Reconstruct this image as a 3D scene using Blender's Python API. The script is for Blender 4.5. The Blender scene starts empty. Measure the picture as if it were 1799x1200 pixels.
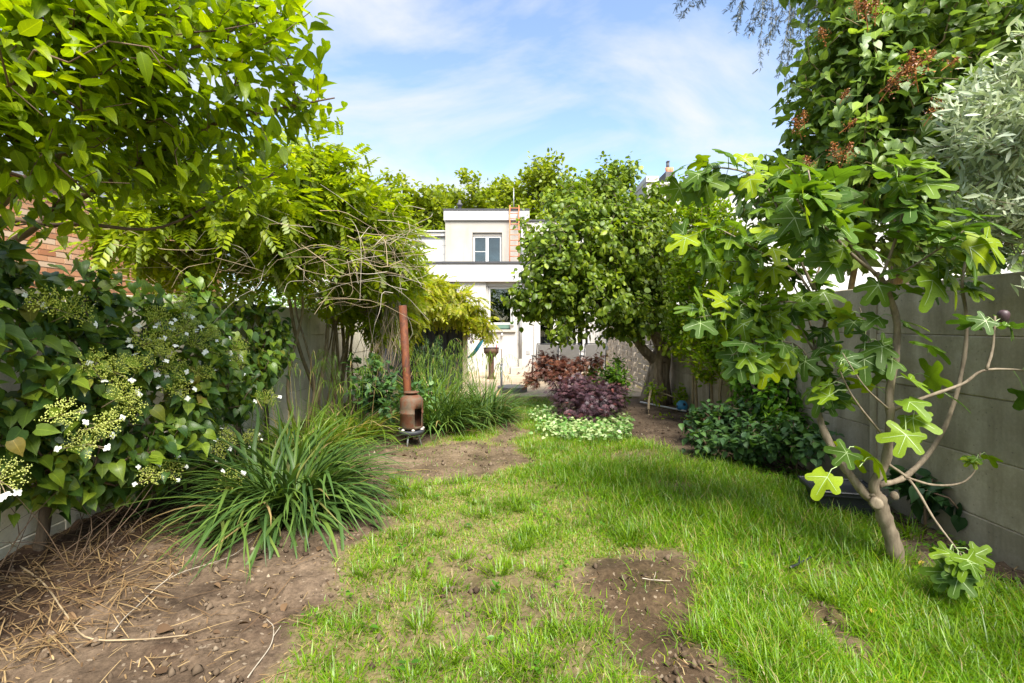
import bpy, math, random
import numpy as np
from mathutils import Matrix, Vector

# ------------------------------------------------------------------ camera, sky, sun, exposure
SC = bpy.context.scene
F = 850.0          # focal length in photo pixels (photo is 1799 px wide)
CX, HY = 899.5, 570.0
EYE = 1.45
cam_d = bpy.data.cameras.new('camera'); cam = bpy.data.objects.new('camera', cam_d)
SC.collection.objects.link(cam); SC.camera = cam
cam.location = (0, 0, EYE); cam.rotation_euler = (math.radians(90), 0, 0)
cam_d.sensor_width = 36.0; cam_d.lens = 36.0 * F / 1799.0
cam_d.shift_y = -(600.0 - HY) / 1799.0
cam_d.clip_start = 0.05; cam_d.clip_end = 1500

SUN_EL, SUN_AZ = math.radians(52), math.radians(158)   # azimuth measured clockwise from +Y (ahead): right, a little behind
W = bpy.data.worlds.new('World'); SC.world = W; W.use_nodes = True
nt = W.node_tree; nt.nodes.clear()
def N(tree, typ, **kw):
    n = tree.nodes.new(typ)
    for k, v in kw.items():
        if k.startswith('i_'):
            n.inputs[k[2:].replace('_', ' ')].default_value = v
        else:
            setattr(n, k, v)
    return n
out = N(nt, 'ShaderNodeOutputWorld'); bg = N(nt, 'ShaderNodeBackground')
SKY_STRENGTH = 0.10
bg.inputs['Strength'].default_value = SKY_STRENGTH
sky = N(nt, 'ShaderNodeTexSky', sky_type='NISHITA', sun_disc=False)
sky.sun_elevation = SUN_EL; sky.sun_rotation = SUN_AZ
sky.air_density = 1.0; sky.dust_density = 0.6; sky.ozone_density = 1.6
tc = N(nt, 'ShaderNodeTexCoord'); sep = N(nt, 'ShaderNodeSeparateXYZ')
nt.links.new(tc.outputs['Generated'], sep.inputs[0])
zz = N(nt, 'ShaderNodeMath', operation='MAXIMUM'); zz.inputs[1].default_value = 0.0
nt.links.new(sep.outputs['Z'], zz.inputs[0])
za = N(nt, 'ShaderNodeMath', operation='ADD'); za.inputs[1].default_value = 0.22
nt.links.new(zz.outputs[0], za.inputs[0])
dx = N(nt, 'ShaderNodeMath', operation='DIVIDE'); dy = N(nt, 'ShaderNodeMath', operation='DIVIDE')
nt.links.new(sep.outputs['X'], dx.inputs[0]); nt.links.new(za.outputs[0], dx.inputs[1])
nt.links.new(sep.outputs['Y'], dy.inputs[0]); nt.links.new(za.outputs[0], dy.inputs[1])
cmb = N(nt, 'ShaderNodeCombineXYZ')
nt.links.new(dx.outputs[0], cmb.inputs[0]); nt.links.new(dy.outputs[0], cmb.inputs[1])
mp = N(nt, 'ShaderNodeMapping'); mp.inputs['Scale'].default_value = (0.75, 1.15, 1); mp.inputs['Rotation'].default_value = (0, 0, 0.45)
mp.inputs['Location'].default_value = (3.55, 1.1, 0)
nt.links.new(cmb.outputs[0], mp.inputs[0])
cn = N(nt, 'ShaderNodeTexNoise', noise_dimensions='2D'); cn.inputs['Scale'].default_value = 1.5
cn.inputs['Detail'].default_value = 7; cn.inputs['Roughness'].default_value = 0.56; cn.inputs['Distortion'].default_value = 0.35
nt.links.new(mp.outputs[0], cn.inputs['Vector'])
cr = N(nt, 'ShaderNodeValToRGB'); cr.color_ramp.elements[0].position = 0.38; cr.color_ramp.elements[1].position = 0.66
cr.color_ramp.elements[0].color = (0.06, 0.06, 0.06, 1); cr.color_ramp.elements[1].color = (0.96, 0.96, 0.96, 1)
nt.links.new(cn.outputs['Fac'], cr.inputs[0])
CLOUD = (2.8, 2.86, 2.92, 1)
mx = N(nt, 'ShaderNodeMix', data_type='RGBA')
nt.links.new(cr.outputs[0], mx.inputs['Factor']); nt.links.new(sky.outputs[0], mx.inputs['A'])
mx.inputs['B'].default_value = CLOUD
nt.links.new(mx.outputs['Result'], bg.inputs['Color']); nt.links.new(bg.outputs[0], out.inputs[0])

sun_d = bpy.data.lights.new('sun', 'SUN'); sun = bpy.data.objects.new('sun', sun_d); SC.collection.objects.link(sun)
sun_d.energy = 3.6; sun_d.angle = math.radians(34); sun_d.color = (1.0, 0.95, 0.87)
to_sun = Vector((math.sin(SUN_AZ) * math.cos(SUN_EL), math.cos(SUN_AZ) * math.cos(SUN_EL), math.sin(SUN_EL)))
sun.rotation_euler = (-to_sun).to_track_quat('-Z', 'Y').to_euler(); sun.location = (6, -4, 12)
VS = SC.view_settings; VS.view_transform = 'Standard'; VS.look = 'None'; VS.gamma = 1.0; VS.use_curve_mapping = False
VS.exposure = 1.8
cy = SC.cycles
cy.max_bounces = 6; cy.diffuse_bounces = 3; cy.glossy_bounces = 2; cy.transmission_bounces = 5; cy.transparent_max_bounces = 6
cy.use_denoising = True; cy.caustics_reflective = False; cy.caustics_refractive = False; cy.sample_clamp_indirect = 6

# ------------------------------------------------------------------ helpers
rng = np.random.default_rng(7)
def P(px, py, d):
    """point seen at photo pixel (px,py), d metres ahead of the lens"""
    return np.array([(px - CX) / F * d, d, EYE - (py - HY) / F * d])
def G(px, py):
    """ground point under a photo pixel"""
    d = F * EYE / (py - HY)
    return np.array([(px - CX) / F * d, d])
_wk = np.random.default_rng(3)
_WV = [(_wk.normal(size=3) , _wk.uniform(0, 6.28)) for _ in range(14)]
def wnoise(p, f=1.0):
    p = np.asarray(p, float); s = np.zeros(p.shape[:-1])
    for k, ph in _WV: s += np.sin((p * f) @ k * 2.2 + ph)
    return s / 5.3
def norm(v): return v / np.maximum(np.linalg.norm(v, axis=-1, keepdims=True), 1e-9)

BASE = {}
COL = SC.collection
class MB:
    def __init__(s): s.v = []; s.f = []; s.m = []; s.n = 0; s.uv = {}
    def add(s, v, f, m=0, uv=None):
        v = np.asarray(v, float).reshape(-1, 3)
        for a in (f if isinstance(f, (list, tuple)) else [f]):
            a = np.asarray(a, int)
            if a.size: s.f.append(a + s.n); s.m.append(np.full(len(a), m))
        if uv is not None: s.uv[len(s.v)] = uv
        s.v.append(v); s.n += len(v)
    def box(s, x0, x1, y0, y1, z0, z1, m=0):
        v = [(x, y, z) for z in (z0, z1) for y in (y0, y1) for x in (x0, x1)]
        s.add(v, np.array([(0, 2, 3, 1), (4, 5, 7, 6), (0, 1, 5, 4), (2, 6, 7, 3), (0, 4, 6, 2), (1, 3, 7, 5)]), m)
    def obox(s, c, ax, hx, hy, hz, m=0):
        """oriented box: ax = 3 unit axes (rows)"""
        c = np.asarray(c, float); ax = np.asarray(ax, float)
        v = [c + ax[0] * hx * i + ax[1] * hy * j + ax[2] * hz * k for k in (-1, 1) for j in (-1, 1) for i in (-1, 1)]
        s.add(v, np.array([(0, 2, 3, 1), (4, 5, 7, 6), (0, 1, 5, 4), (2, 6, 7, 3), (0, 4, 6, 2), (1, 3, 7, 5)]), m)
    def tube(s, pts, rad, sides=6, m=0, cap=True):
        pts = np.asarray(pts, float); n = len(pts)
        rad = np.full(n, rad) if np.isscalar(rad) else np.asarray(rad, float)
        t = np.gradient(pts, axis=0); t = norm(t)
        a = np.array([0, 0, 1.0]) if abs(t[0, 2]) < 0.9 else np.array([1.0, 0, 0])
        u = norm(np.cross(t[0], a)); U = [u]
        for i in range(1, n):
            u = u - t[i] * (u @ t[i]); u = u / max(np.linalg.norm(u), 1e-9); U.append(u)
        U = np.array(U); V = np.cross(t, U)
        an = np.linspace(0, 2 * np.pi, sides, endpoint=False)
        ring = (U[:, None] * np.cos(an)[None, :, None] + V[:, None] * np.sin(an)[None, :, None]) * rad[:, None, None] + pts[:, None]
        i = np.arange(n - 1)[:, None] * sides; j = np.arange(sides)[None]; k = (j + 1) % sides
        q = np.stack([i + j, i + k, i + sides + k, i + sides + j], -1).reshape(-1, 4)
        s.add(ring.reshape(-1, 3), q, m)
        if cap:
            s.f.append(np.array([[s.n - n * sides + x for x in range(sides)][::-1]])); s.m.append(np.array([m]))
            s.f.append(np.array([[s.n - sides + x for x in range(sides)]])); s.m.append(np.array([m]))
    def lathe(s, prof, c, sides=20, m=0):
        prof = np.asarray(prof, float); n = len(prof)
        an = np.linspace(0, 2 * np.pi, sides, endpoint=False)
        v = np.stack([prof[:, None, 0] * np.cos(an) + c[0], prof[:, None, 0] * np.sin(an) + c[1], np.repeat(prof[:, None, 1], sides, 1) + c[2]], -1)
        i = np.arange(n - 1)[:, None] * sides; j = np.arange(sides)[None]; k = (j + 1) % sides
        s.add(v.reshape(-1, 3), np.stack([i + j, i + k, i + sides + k, i + sides + j], -1).reshape(-1, 4), m)
    def mesh(s, name, mats, base, smooth):
        v = np.concatenate(s.v) - np.asarray(base, float)
        me = bpy.data.meshes.new(name)
        me.vertices.add(len(v)); me.vertices.foreach_set('co', v.astype(np.float32).ravel())
        li = np.concatenate([f.ravel() for f in s.f]); lt = np.concatenate([np.full(len(f), f.shape[1]) for f in s.f])
        me.loops.add(len(li)); me.loops.foreach_set('vertex_index', li.astype(np.int32))
        me.polygons.add(len(lt)); ls = np.concatenate([[0], np.cumsum(lt)[:-1]])
        me.polygons.foreach_set('loop_start', ls.astype(np.int32))
        me.polygons.foreach_set('material_index', np.concatenate(s.m).astype(np.int32))
        me.polygons.foreach_set('use_smooth', np.full(len(lt), bool(smooth)))
        for m in (mats if isinstance(mats, (list, tuple)) else [mats]): me.materials.append(m)
        if s.uv:
            at = me.attributes.new('leafuv', 'FLOAT_VECTOR', 'POINT'); z = [np.concatenate([s.uv[i], np.zeros((len(a), 1))], 1) if i in s.uv else np.tile([[0.5, 0.5, 1.0]], (len(a), 1)) for i, a in enumerate(s.v)]
            at.data.foreach_set('vector', np.concatenate(z).astype(np.float32).ravel())
        me.update(calc_edges=True)
        return me
    def build(s, name, mats, parent=None, kind=None, smooth=False, base=None):
        b = BASE[parent.name] if parent is not None else (np.zeros(3) if base is None else np.asarray(base, float))
        me = s.mesh(name, mats, b, smooth)
        o = bpy.data.objects.new(name, me); COL.objects.link(o)
        if parent is not None: o.parent = parent
        else: o.location = b
        if kind: o['kind'] = kind
        BASE[o.name] = b
        return o
def tag(o, label, cat, group=None, kind=None):
    o['label'] = label; o['category'] = cat
    if group: o['group'] = group
    if kind: o['kind'] = kind
    return o
def thing(name, label, cat, base, group=None):
    o = bpy.data.objects.new(name, None); COL.objects.link(o)
    o.location = base; o.empty_display_size = 0.1; BASE[o.name] = np.asarray(base, float)
    return tag(o, label, cat, group)
def bx(name, x0, x1, y0, y1, z0, z1, mat, parent):
    m = MB(); m.box(x0, x1, y0, y1, z0, z1); return m.build(name, mat, parent)
def tb(name, pts, r, mat, parent, sides=8, smooth=True):
    m = MB(); m.tube(pts, r, sides); return m.build(name, mat, parent, smooth=smooth)
def spline(pts, n=24):
    pts = np.asarray(pts, float); k = len(pts)
    if k < 3: return np.linspace(pts[0], pts[-1], n)
    ext = np.vstack([2 * pts[0] - pts[1], pts, 2 * pts[-1] - pts[-2]])
    t = np.linspace(0, k - 1 - 1e-6, n); i = t.astype(int); u = (t - i)[:, None]
    a, b, c, d = ext[i], ext[i + 1], ext[i + 2], ext[i + 3]
    return 0.5 * ((2 * b) + (-a + c) * u + (2 * a - 5 * b + 4 * c - d) * u ** 2 + (-a + 3 * b - 3 * c + d) * u ** 3)

# ------------------------------------------------------------------ materials
def mat_base(name):
    m = bpy.data.materials.new(name); m.use_nodes = True; t = m.node_tree; t.nodes.clear()
    o = N(t, 'ShaderNodeOutputMaterial'); p = N(t, 'ShaderNodeBsdfPrincipled')
    t.links.new(p.outputs[0], o.inputs[0])
    return m, t, p, o
def ramp(t, stops, src):
    r = N(t, 'ShaderNodeValToRGB'); e = r.color_ramp.elements
    while len(e) < len(stops): e.new(0.5)
    for i, (pos, c) in enumerate(stops):
        e[i].position = pos; e[i].color = (*c, 1) if len(c) == 3 else c
    t.links.new(src, r.inputs[0]); return r.outputs[0]
def noise_node(t, scale, detail=5, rough=0.6, coord='Object', stretch=None, dist=0.0):
    c = N(t, 'ShaderNodeTexCoord'); n = N(t, 'ShaderNodeTexNoise'); n.inputs['Scale'].default_value = scale
    n.inputs['Detail'].default_value = detail; n.inputs['Roughness'].default_value = rough; n.inputs['Distortion'].default_value = dist
    src = c.outputs[coord]
    if stretch:
        mpn = N(t, 'ShaderNodeMapping'); mpn.inputs['Scale'].default_value = stretch
        t.links.new(src, mpn.inputs[0]); src = mpn.outputs[0]
    t.links.new(src, n.inputs['Vector']); return n.outputs['Fac']
def mixc(t, fac, a, b, blend='MIX'):
    m = N(t, 'ShaderNodeMix', data_type='RGBA', blend_type=blend)
    for s, v in (('Factor', fac), ('A', a), ('B', b)):
        if isinstance(v, (int, float)): m.inputs[s].default_value = v
        elif isinstance(v, tuple): m.inputs[s].default_value = (*v, 1)
        else: t.links.new(v, m.inputs[s])
    return m.outputs['Result']
def bump(t, p, src, strength, dist):
    b = N(t, 'ShaderNodeBump'); b.inputs['Strength'].default_value = strength; b.inputs['Distance'].default_value = dist
    t.links.new(src, b.inputs['Height']); t.links.new(b.outputs[0], p.inputs['Normal'])
def surf(name, stops, scale=6, rough=0.8, bstr=0.3, bdist=0.01, stretch=None, metal=0, detail=6, fine=None):
    m, t, p, o = mat_base(name)
    f = noise_node(t, scale, detail, 0.62, 'Object', stretch)
    c = ramp(t, stops, f)
    if fine:
        f2 = noise_node(t, fine, 3, 0.6, 'Object'); c = mixc(t, 0.35, c, ramp(t, [(0.3, (0.35,) * 3), (0.7, (1.0,) * 3)], f2), 'MULTIPLY')
        bump(t, p, f2, bstr, bdist)
    elif bstr: bump(t, p, f, bstr, bdist)
    t.links.new(c, p.inputs['Base Color']); p.inputs['Roughness'].default_value = rough; p.inputs['Metallic'].default_value = metal
    return m
def rand_per(t):
    g = N(t, 'ShaderNodeNewGeometry'); oi = N(t, 'ShaderNodeObjectInfo')
    a = N(t, 'ShaderNodeMath', operation='ADD'); t.links.new(g.outputs['Random Per Island'], a.inputs[0]); t.links.new(oi.outputs['Random'], a.inputs[1])
    f = N(t, 'ShaderNodeMath', operation='FRACT'); t.links.new(a.outputs[0], f.inputs[0]); return f.outputs[0]
def vivid(c):
    if not (c[1] > c[0] and c[1] > c[2]): return c
    l = 0.3 * c[0] + 0.6 * c[1] + 0.1 * c[2]
    return tuple(max(0.006, (l + (x - l) * 1.18) * 1.14) for x in c)
def mul_half(t, src):
    q = N(t, 'ShaderNodeMath', operation='MULTIPLY'); q.inputs[1].default_value = 0.74; t.links.new(src, q.inputs[0]); return q.outputs[0]
def leafm(name, stops, trans=0.4, tcol=None, rough=0.42, spec=0.5, patch=0.35, tboost=1.5, vein=0.0, blotch=0.0, tip=0.0):
    m, t, p, o = mat_base(name)
    stops = [(q, vivid(c)) for q, c in stops]
    c = ramp(t, stops, rand_per(t))
    g = N(t, 'ShaderNodeNewGeometry'); n = N(t, 'ShaderNodeTexNoise'); n.inputs['Scale'].default_value = 2.2; n.inputs['Detail'].default_value = 2
    t.links.new(g.outputs['Position'], n.inputs['Vector'])
    c = mixc(t, patch, c, ramp(t, [(0.32, (0.45, 0.5, 0.5)), (0.68, (1.35, 1.25, 0.9))], n.outputs['Fac']), 'MULTIPLY')
    if blotch:
        bl = noise_node(t, 34, 4, 0.65); c = mixc(t, blotch, c, ramp(t, [(0.28, (0.6, 0.58, 0.5)), (0.6, (1.1, 1.1, 1.1)), (0.72, (1.35, 1.2, 0.7))], bl), 'MULTIPLY')
    if tip:
        at = N(t, 'ShaderNodeAttribute', attribute_name='leafuv'); sx = N(t, 'ShaderNodeSeparateXYZ'); t.links.new(at.outputs['Vector'], sx.inputs[0])
        ad_ = N(t, 'ShaderNodeMath', operation='MULTIPLY_ADD'); t.links.new(rand_per(t), ad_.inputs[0]); ad_.inputs[1].default_value = 0.35; t.links.new(sx.outputs['Y'], ad_.inputs[2])
        c = mixc(t, ramp(t, [(1.0 - tip, (0, 0, 0)), (1.08 - tip, (1, 1, 1))], mul_half(t, ad_.outputs[0])), c, (0.36, 0.25, 0.11))
    if vein:
        at = N(t, 'ShaderNodeAttribute', attribute_name='leafuv'); sx = N(t, 'ShaderNodeSeparateXYZ'); t.links.new(at.outputs['Vector'], sx.inputs[0])
        def mth(op, a, b):
            q = N(t, 'ShaderNodeMath', operation=op)
            for k, v in enumerate((a, b)):
                if isinstance(v, (int, float)): q.inputs[k].default_value = v
                else: t.links.new(v, q.inputs[k])
            return q.outputs[0]
        rib = ramp(t, [(0.03, (1, 1, 1)), (0.09, (0, 0, 0))], sx.outputs['X'])
        ph = mth('FRACT', mth('SUBTRACT', mth('MULTIPLY', sx.outputs['Y'], 6.0), mth('MULTIPLY', sx.outputs['X'], 1.1)), 0)
        sv = ramp(t, [(0.0, (0.7,) * 3), (0.10, (0, 0, 0)), (0.5, (0, 0, 0)), (1.0, (0.0,) * 3)], ph)
        vv = mixc(t, 1.0, rib, sv, 'LIGHTEN')
        c = mixc(t, mixc(t, 1.0, vv, (vein,) * 3, 'MULTIPLY'), c, mixc(t, 1.0, c, (2.4, 2.1, 2.2), 'MULTIPLY'))
        bl = noise_node(t, 60, 3, 0.6); c = mixc(t, 0.5, c, ramp(t, [(0.3, (0.7, 0.68, 0.6)), (0.62, (1.1, 1.1, 1.1)), (0.74, (1.2, 1.1, 0.8))], bl), 'MULTIPLY')
        bump(t, p, sx.outputs['X'] if False else ph, 0.25, 0.004)
    t.links.new(c, p.inputs['Base Color']); p.inputs['Roughness'].default_value = rough
    p.inputs['Specular IOR Level'].default_value = spec
    tr = N(t, 'ShaderNodeBsdfTranslucent'); tb_ = mixc(t, 1.0, c, tcol or (1.5, 1.5, 0.55), 'MULTIPLY')
    t.links.new(tb_, tr.inputs['Color'])
    ms = N(t, 'ShaderNodeMixShader'); ms.inputs[0].default_value = trans
    t.links.new(p.outputs[0], ms.inputs[1]); t.links.new(tr.outputs[0], ms.inputs[2]); t.links.new(ms.outputs[0], o.inputs[0])
    return m
def plain(name, col, rough=0.6, metal=0.0, spec=0.5, var=0.12, scale=9):
    d = tuple(max(0, x * (1 - var)) for x in col); l = tuple(min(1, x * (1 + var)) for x in col)
    return surf(name, [(0.3, d), (0.7, l)], scale, rough, 0.05, 0.003, None, metal, 5)

M = {}
M['bark_fig'] = surf('bark_fig', [(0.3, (0.12, 0.09, 0.058)), (0.7, (0.30, 0.245, 0.17))], 30, 0.85, 0.5, 0.006, (1, 1, 0.35))
M['bark_dark'] = surf('bark_dark', [(0.3, (0.05, 0.035, 0.022)), (0.7, (0.15, 0.11, 0.07))], 26, 0.9, 0.7, 0.01, (1, 1, 0.3))
M['bark_hazel'] = surf('bark_hazel', [(0.3, (0.10, 0.073, 0.046)), (0.55, (0.27, 0.205, 0.135)), (0.75, (0.42, 0.335, 0.23))], 20, 0.9, 1.0, 0.03, (1, 1, 0.22))
M['bark_vine'] = surf('bark_vine', [(0.3, (0.14, 0.10, 0.05)), (0.7, (0.38, 0.29, 0.16))], 34, 0.85, 0.6, 0.008, (1, 1, 0.25))
M['twig_tan'] = surf('twig_tan', [(0.3, (0.20, 0.145, 0.08)), (0.7, (0.46, 0.36, 0.22))], 5, 0.8, 0.2, 0.002)
M['twig_grey'] = surf('twig_grey', [(0.3, (0.23, 0.19, 0.14)), (0.7, (0.50, 0.44, 0.35))], 4, 0.8, 0.2, 0.002)
M['twig_red'] = surf('twig_red', [(0.3, (0.075, 0.045, 0.025)), (0.7, (0.20, 0.13, 0.075))], 8, 0.7, 0.2, 0.002)
M['overhang'] = leafm('overhang_leaf', [(0.0, (0.12, 0.18, 0.025)), (0.5, (0.19, 0.27, 0.032)), (1.0, (0.29, 0.36, 0.045))], 0.55, (1.5, 1.45, 0.4), vein=0.35)
M['wisteria'] = leafm('wisteria_leaf', [(0.0, (0.135, 0.19, 0.025)), (0.5, (0.20, 0.26, 0.032)), (1.0, (0.30, 0.34, 0.045))], 0.5)
M['wisteria_y'] = leafm('wisteria_yellow_leaf', [(0.0, (0.16, 0.20, 0.025)), (0.5, (0.26, 0.29, 0.035)), (1.0, (0.40, 0.36, 0.06))], 0.5)
M['hydrangea'] = leafm('hydrangea_leaf', [(0.0, (0.038, 0.078, 0.022)), (0.45, (0.080, 0.14, 0.034)), (0.8, (0.16, 0.23, 0.045)), (0.97, (0.19, 0.25, 0.05)), (1.0, (0.30, 0.24, 0.06))], 0.25, rough=0.4, spec=0.5, vein=0.4)
M['hazel'] = leafm('hazel_leaf', [(0.0, (0.075, 0.12, 0.024)), (0.5, (0.125, 0.185, 0.034)), (1.0, (0.23, 0.29, 0.055))], 0.4, rough=0.45, vein=0.3)
M['fig'] = leafm('fig_leaf', [(0.0, (0.060, 0.112, 0.032)), (0.45, (0.10, 0.17, 0.036)), (0.8, (0.165, 0.245, 0.042)), (1.0, (0.27, 0.34, 0.05))], 0.36, (1.3, 1.35, 0.5), rough=0.5, spec=0.22, patch=0.35, blotch=0.7)
M['fig_vein'] = plain('fig_vein', (0.30, 0.40, 0.16), 0.4)
M['lilac'] = leafm('lilac_leaf', [(0.0, (0.10, 0.155, 0.055)), (0.6, (0.16, 0.235, 0.08)), (1.0, (0.25, 0.34, 0.09))], 0.35, rough=0.42, spec=0.5, vein=0.35)
M['lilac_bloom'] = leafm('lilac_bloom', [(0.0, (0.16, 0.05, 0.014)), (0.6, (0.36, 0.125, 0.025)), (1.0, (0.52, 0.23, 0.05))], 0.15, patch=0.1)
M['olive'] = leafm('olive_leaf', [(0.0, (0.20, 0.245, 0.16)), (0.5, (0.38, 0.43, 0.30)), (1.0, (0.56, 0.60, 0.46))], 0.2, (1.1, 1.2, 0.8), rough=0.5)
M['conifer'] = leafm('conifer_leaf', [(0.0, (0.03, 0.055, 0.02)), (0.6, (0.06, 0.10, 0.03)), (1.0, (0.11, 0.16, 0.04))], 0.2)
M['cedar'] = leafm('cedar_spray', [(0.0, (0.018, 0.024, 0.016)), (1.0, (0.05, 0.06, 0.035))], 0.1)
M['privet'] = leafm('privet_leaf', [(0.0, (0.12, 0.20, 0.025)), (0.6, (0.20, 0.29, 0.035)), (1.0, (0.33, 0.39, 0.06))], 0.5)
M['bramble'] = leafm('bramble_leaf', [(0.0, (0.04, 0.085, 0.035)), (0.6, (0.065, 0.125, 0.05)), (1.0, (0.10, 0.18, 0.05))], 0.25, rough=0.5, vein=0.4)
M['ivy'] = leafm('ivy_leaf', [(0.0, (0.05, 0.12, 0.022)), (0.6, (0.085, 0.18, 0.028)), (1.0, (0.16, 0.27, 0.04))], 0.35)
M['darkleaf'] = leafm('dark_leaf', [(0.0, (0.015, 0.04, 0.016)), (1.0, (0.035, 0.075, 0.025))], 0.15, rough=0.35)
M['maple'] = leafm('maple_leaf', [(0.0, (0.042, 0.022, 0.033)), (0.6, (0.085, 0.045, 0.06)), (0.92, (0.145, 0.068, 0.08)), (1.0, (0.27, 0.09, 0.085))], 0.2, (1.4, 0.9, 1.0), rough=0.45, patch=0.2)
M['maple_b'] = leafm('maple_leaf_brown', [(0.0, (0.09, 0.03, 0.022)), (0.6, (0.17, 0.065, 0.04)), (1.0, (0.28, 0.12, 0.06))], 0.35, (1.6, 0.9, 0.6), rough=0.45, patch=0.2)
M['varieg'] = leafm('variegated_leaf', [(0.0, (0.09, 0.17, 0.05)), (0.45, (0.13, 0.24, 0.07)), (0.6, (0.28, 0.35, 0.17)), (1.0, (0.42, 0.48, 0.27))], 0.3, patch=0.1)
M['shrub'] = leafm('shrub_leaf', [(0.0, (0.05, 0.11, 0.022)), (1.0, (0.13, 0.22, 0.035))], 0.35)
M['yew'] = leafm('yew_leaf', [(0.0, (0.035, 0.075, 0.035)), (1.0, (0.085, 0.145, 0.055))], 0.2)
M['sedge'] = leafm('sedge_blade', [(0.0, (0.042, 0.08, 0.028)), (0.6, (0.072, 0.122, 0.038)), (0.93, (0.12, 0.175, 0.05)), (0.97, (0.18, 0.18, 0.06)), (1.0, (0.36, 0.26, 0.12))], 0.25, rough=0.45, spec=0.3, patch=0.3, tip=0.06)
M['sedge_l'] = leafm('sedge_blade_light', [(0.0, (0.085, 0.15, 0.03)), (0.6, (0.14, 0.215, 0.045)), (0.90, (0.21, 0.28, 0.06)), (0.92, (0.42, 0.31, 0.14)), (1.0, (0.50, 0.38, 0.19))], 0.35, rough=0.38, spec=0.5, patch=0.3, tip=0.08)
M['grass'] = leafm('grass_blade', [(0.0, (0.092, 0.185, 0.02)), (0.42, (0.132, 0.25, 0.027)), (0.78, (0.19, 0.31, 0.036)), (0.89, (0.29, 0.33, 0.06)), (0.92, (0.36, 0.28, 0.125)), (1.0, (0.46, 0.36, 0.18))], 0.45, (1.4, 1.4, 0.4), rough=0.4, patch=0.45)
M['grass_d'] = leafm('grass_tuft_blade', [(0.0, (0.08, 0.145, 0.016)), (0.6, (0.12, 0.20, 0.024)), (1.0, (0.18, 0.265, 0.03))], 0.4, (1.4, 1.4, 0.4), rough=0.4, patch=0.25)
M['straw'] = leafm('straw', [(0.0, (0.11, 0.06, 0.028)), (0.5, (0.23, 0.145, 0.065)), (1.0, (0.42, 0.30, 0.15))], 0.15, rough=0.7, patch=0.2)
M['treefar'] = leafm('far_tree_leaf', [(0.0, (0.12, 0.165, 0.028)), (0.6, (0.19, 0.235, 0.04)), (1.0, (0.29, 0.32, 0.065))], 0.42)
M['white_petal'] = plain('white_petal', (0.82, 0.83, 0.74), 0.6, var=0.04)
M['floret'] = leafm('floret', [(0.0, (0.30, 0.35, 0.07)), (1.0, (0.55, 0.58, 0.19))], 0.25, patch=0.1)
# ------------------------------------------------------------------ hard materials
def concrete(name, a, b, stain, streak=0.5):
    m, t, p, o = mat_base(name)
    f = noise_node(t, 1.6, 8, 0.68); c = ramp(t, [(0.3, a), (0.7, b)], f)
    s = noise_node(t, 2.6, 5, 0.6, 'Object', (1.0, 1.0, 0.22)); c = mixc(t, ramp(t, [(0.44, (0, 0, 0)), (0.68, (streak,) * 3)], s), c, stain)
    oi = N(t, 'ShaderNodeObjectInfo'); c = mixc(t, 1.0, c, ramp(t, [(0, (0.86, 0.86, 0.86)), (1, (1.06, 1.05, 1.03))], oi.outputs['Random']), 'MULTIPLY')
    c = mixc(t, ramp(t, [(0.5, (0, 0, 0)), (0.7, (0.6,) * 3)], noise_node(t, 4.5, 7, 0.7)), c, tuple(x * y for x, y in zip(a, (0.62, 0.62, 0.5))))
    v = N(t, 'ShaderNodeTexVoronoi'); v.inputs['Scale'].default_value = 22; tc_ = N(t, 'ShaderNodeTexCoord'); t.links.new(tc_.outputs['Object'], v.inputs['Vector'])
    pit = ramp(t, [(0.05, (0, 0, 0)), (0.16, (1, 1, 1))], v.outputs['Distance'])
    c = mixc(t, 0.35, c, pit, 'MULTIPLY')
    f3 = noise_node(t, 60, 4, 0.7); c = mixc(t, 0.3, c, ramp(t, [(0.3, (0.55,) * 3), (0.7, (1.1,) * 3)], f3), 'MULTIPLY')
    bump(t, p, f3, 0.35, 0.004); t.links.new(c, p.inputs['Base Color']); p.inputs['Roughness'].default_value = 0.9
    return m
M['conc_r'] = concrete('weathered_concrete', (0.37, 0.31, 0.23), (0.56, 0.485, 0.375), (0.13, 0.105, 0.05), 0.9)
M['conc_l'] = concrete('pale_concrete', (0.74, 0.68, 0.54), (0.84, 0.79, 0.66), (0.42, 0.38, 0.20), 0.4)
def rendered(name, a, b):
    m, t, p, o = mat_base(name)
    c = ramp(t, [(0.3, a), (0.7, b)], noise_node(t, 1.1, 7, 0.65))
    st_ = noise_node(t, 3.2, 6, 0.65, 'Object', (1, 1, 0.12)); c = mixc(t, ramp(t, [(0.52, (0, 0, 0)), (0.78, (0.55,) * 3)], st_), c, tuple(x * y for x, y in zip(a, (0.72, 0.66, 0.55))))
    f3 = noise_node(t, 50, 3, 0.6); c = mixc(t, 0.2, c, ramp(t, [(0.3, (0.7,) * 3), (0.7, (1.05,) * 3)], f3), 'MULTIPLY')
    bump(t, p, f3, 0.25, 0.004); t.links.new(c, p.inputs['Base Color']); p.inputs['Roughness'].default_value = 0.9; return m
M['render_w'] = rendered('white_render', (0.445, 0.425, 0.39), (0.52, 0.50, 0.465))
M['render_b'] = rendered('beige_render', (0.37, 0.34, 0.295), (0.45, 0.42, 0.37))
M['white_paint'] = plain('white_paint', (0.56, 0.55, 0.53), 0.5, var=0.03)
M['fascia'] = surf('fascia_panel', [(0.3, (0.47, 0.45, 0.44)), (0.7, (0.53, 0.515, 0.505))], 0.8, 0.55, 0.0)
M['coping'] = plain('dark_coping', (0.05, 0.05, 0.055), 0.5)
M['shade_beige'] = plain('roller_shutter', (0.40, 0.36, 0.31), 0.6)
M['grey_pipe'] = plain('grey_pipe', (0.30, 0.30, 0.30), 0.5)
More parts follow.
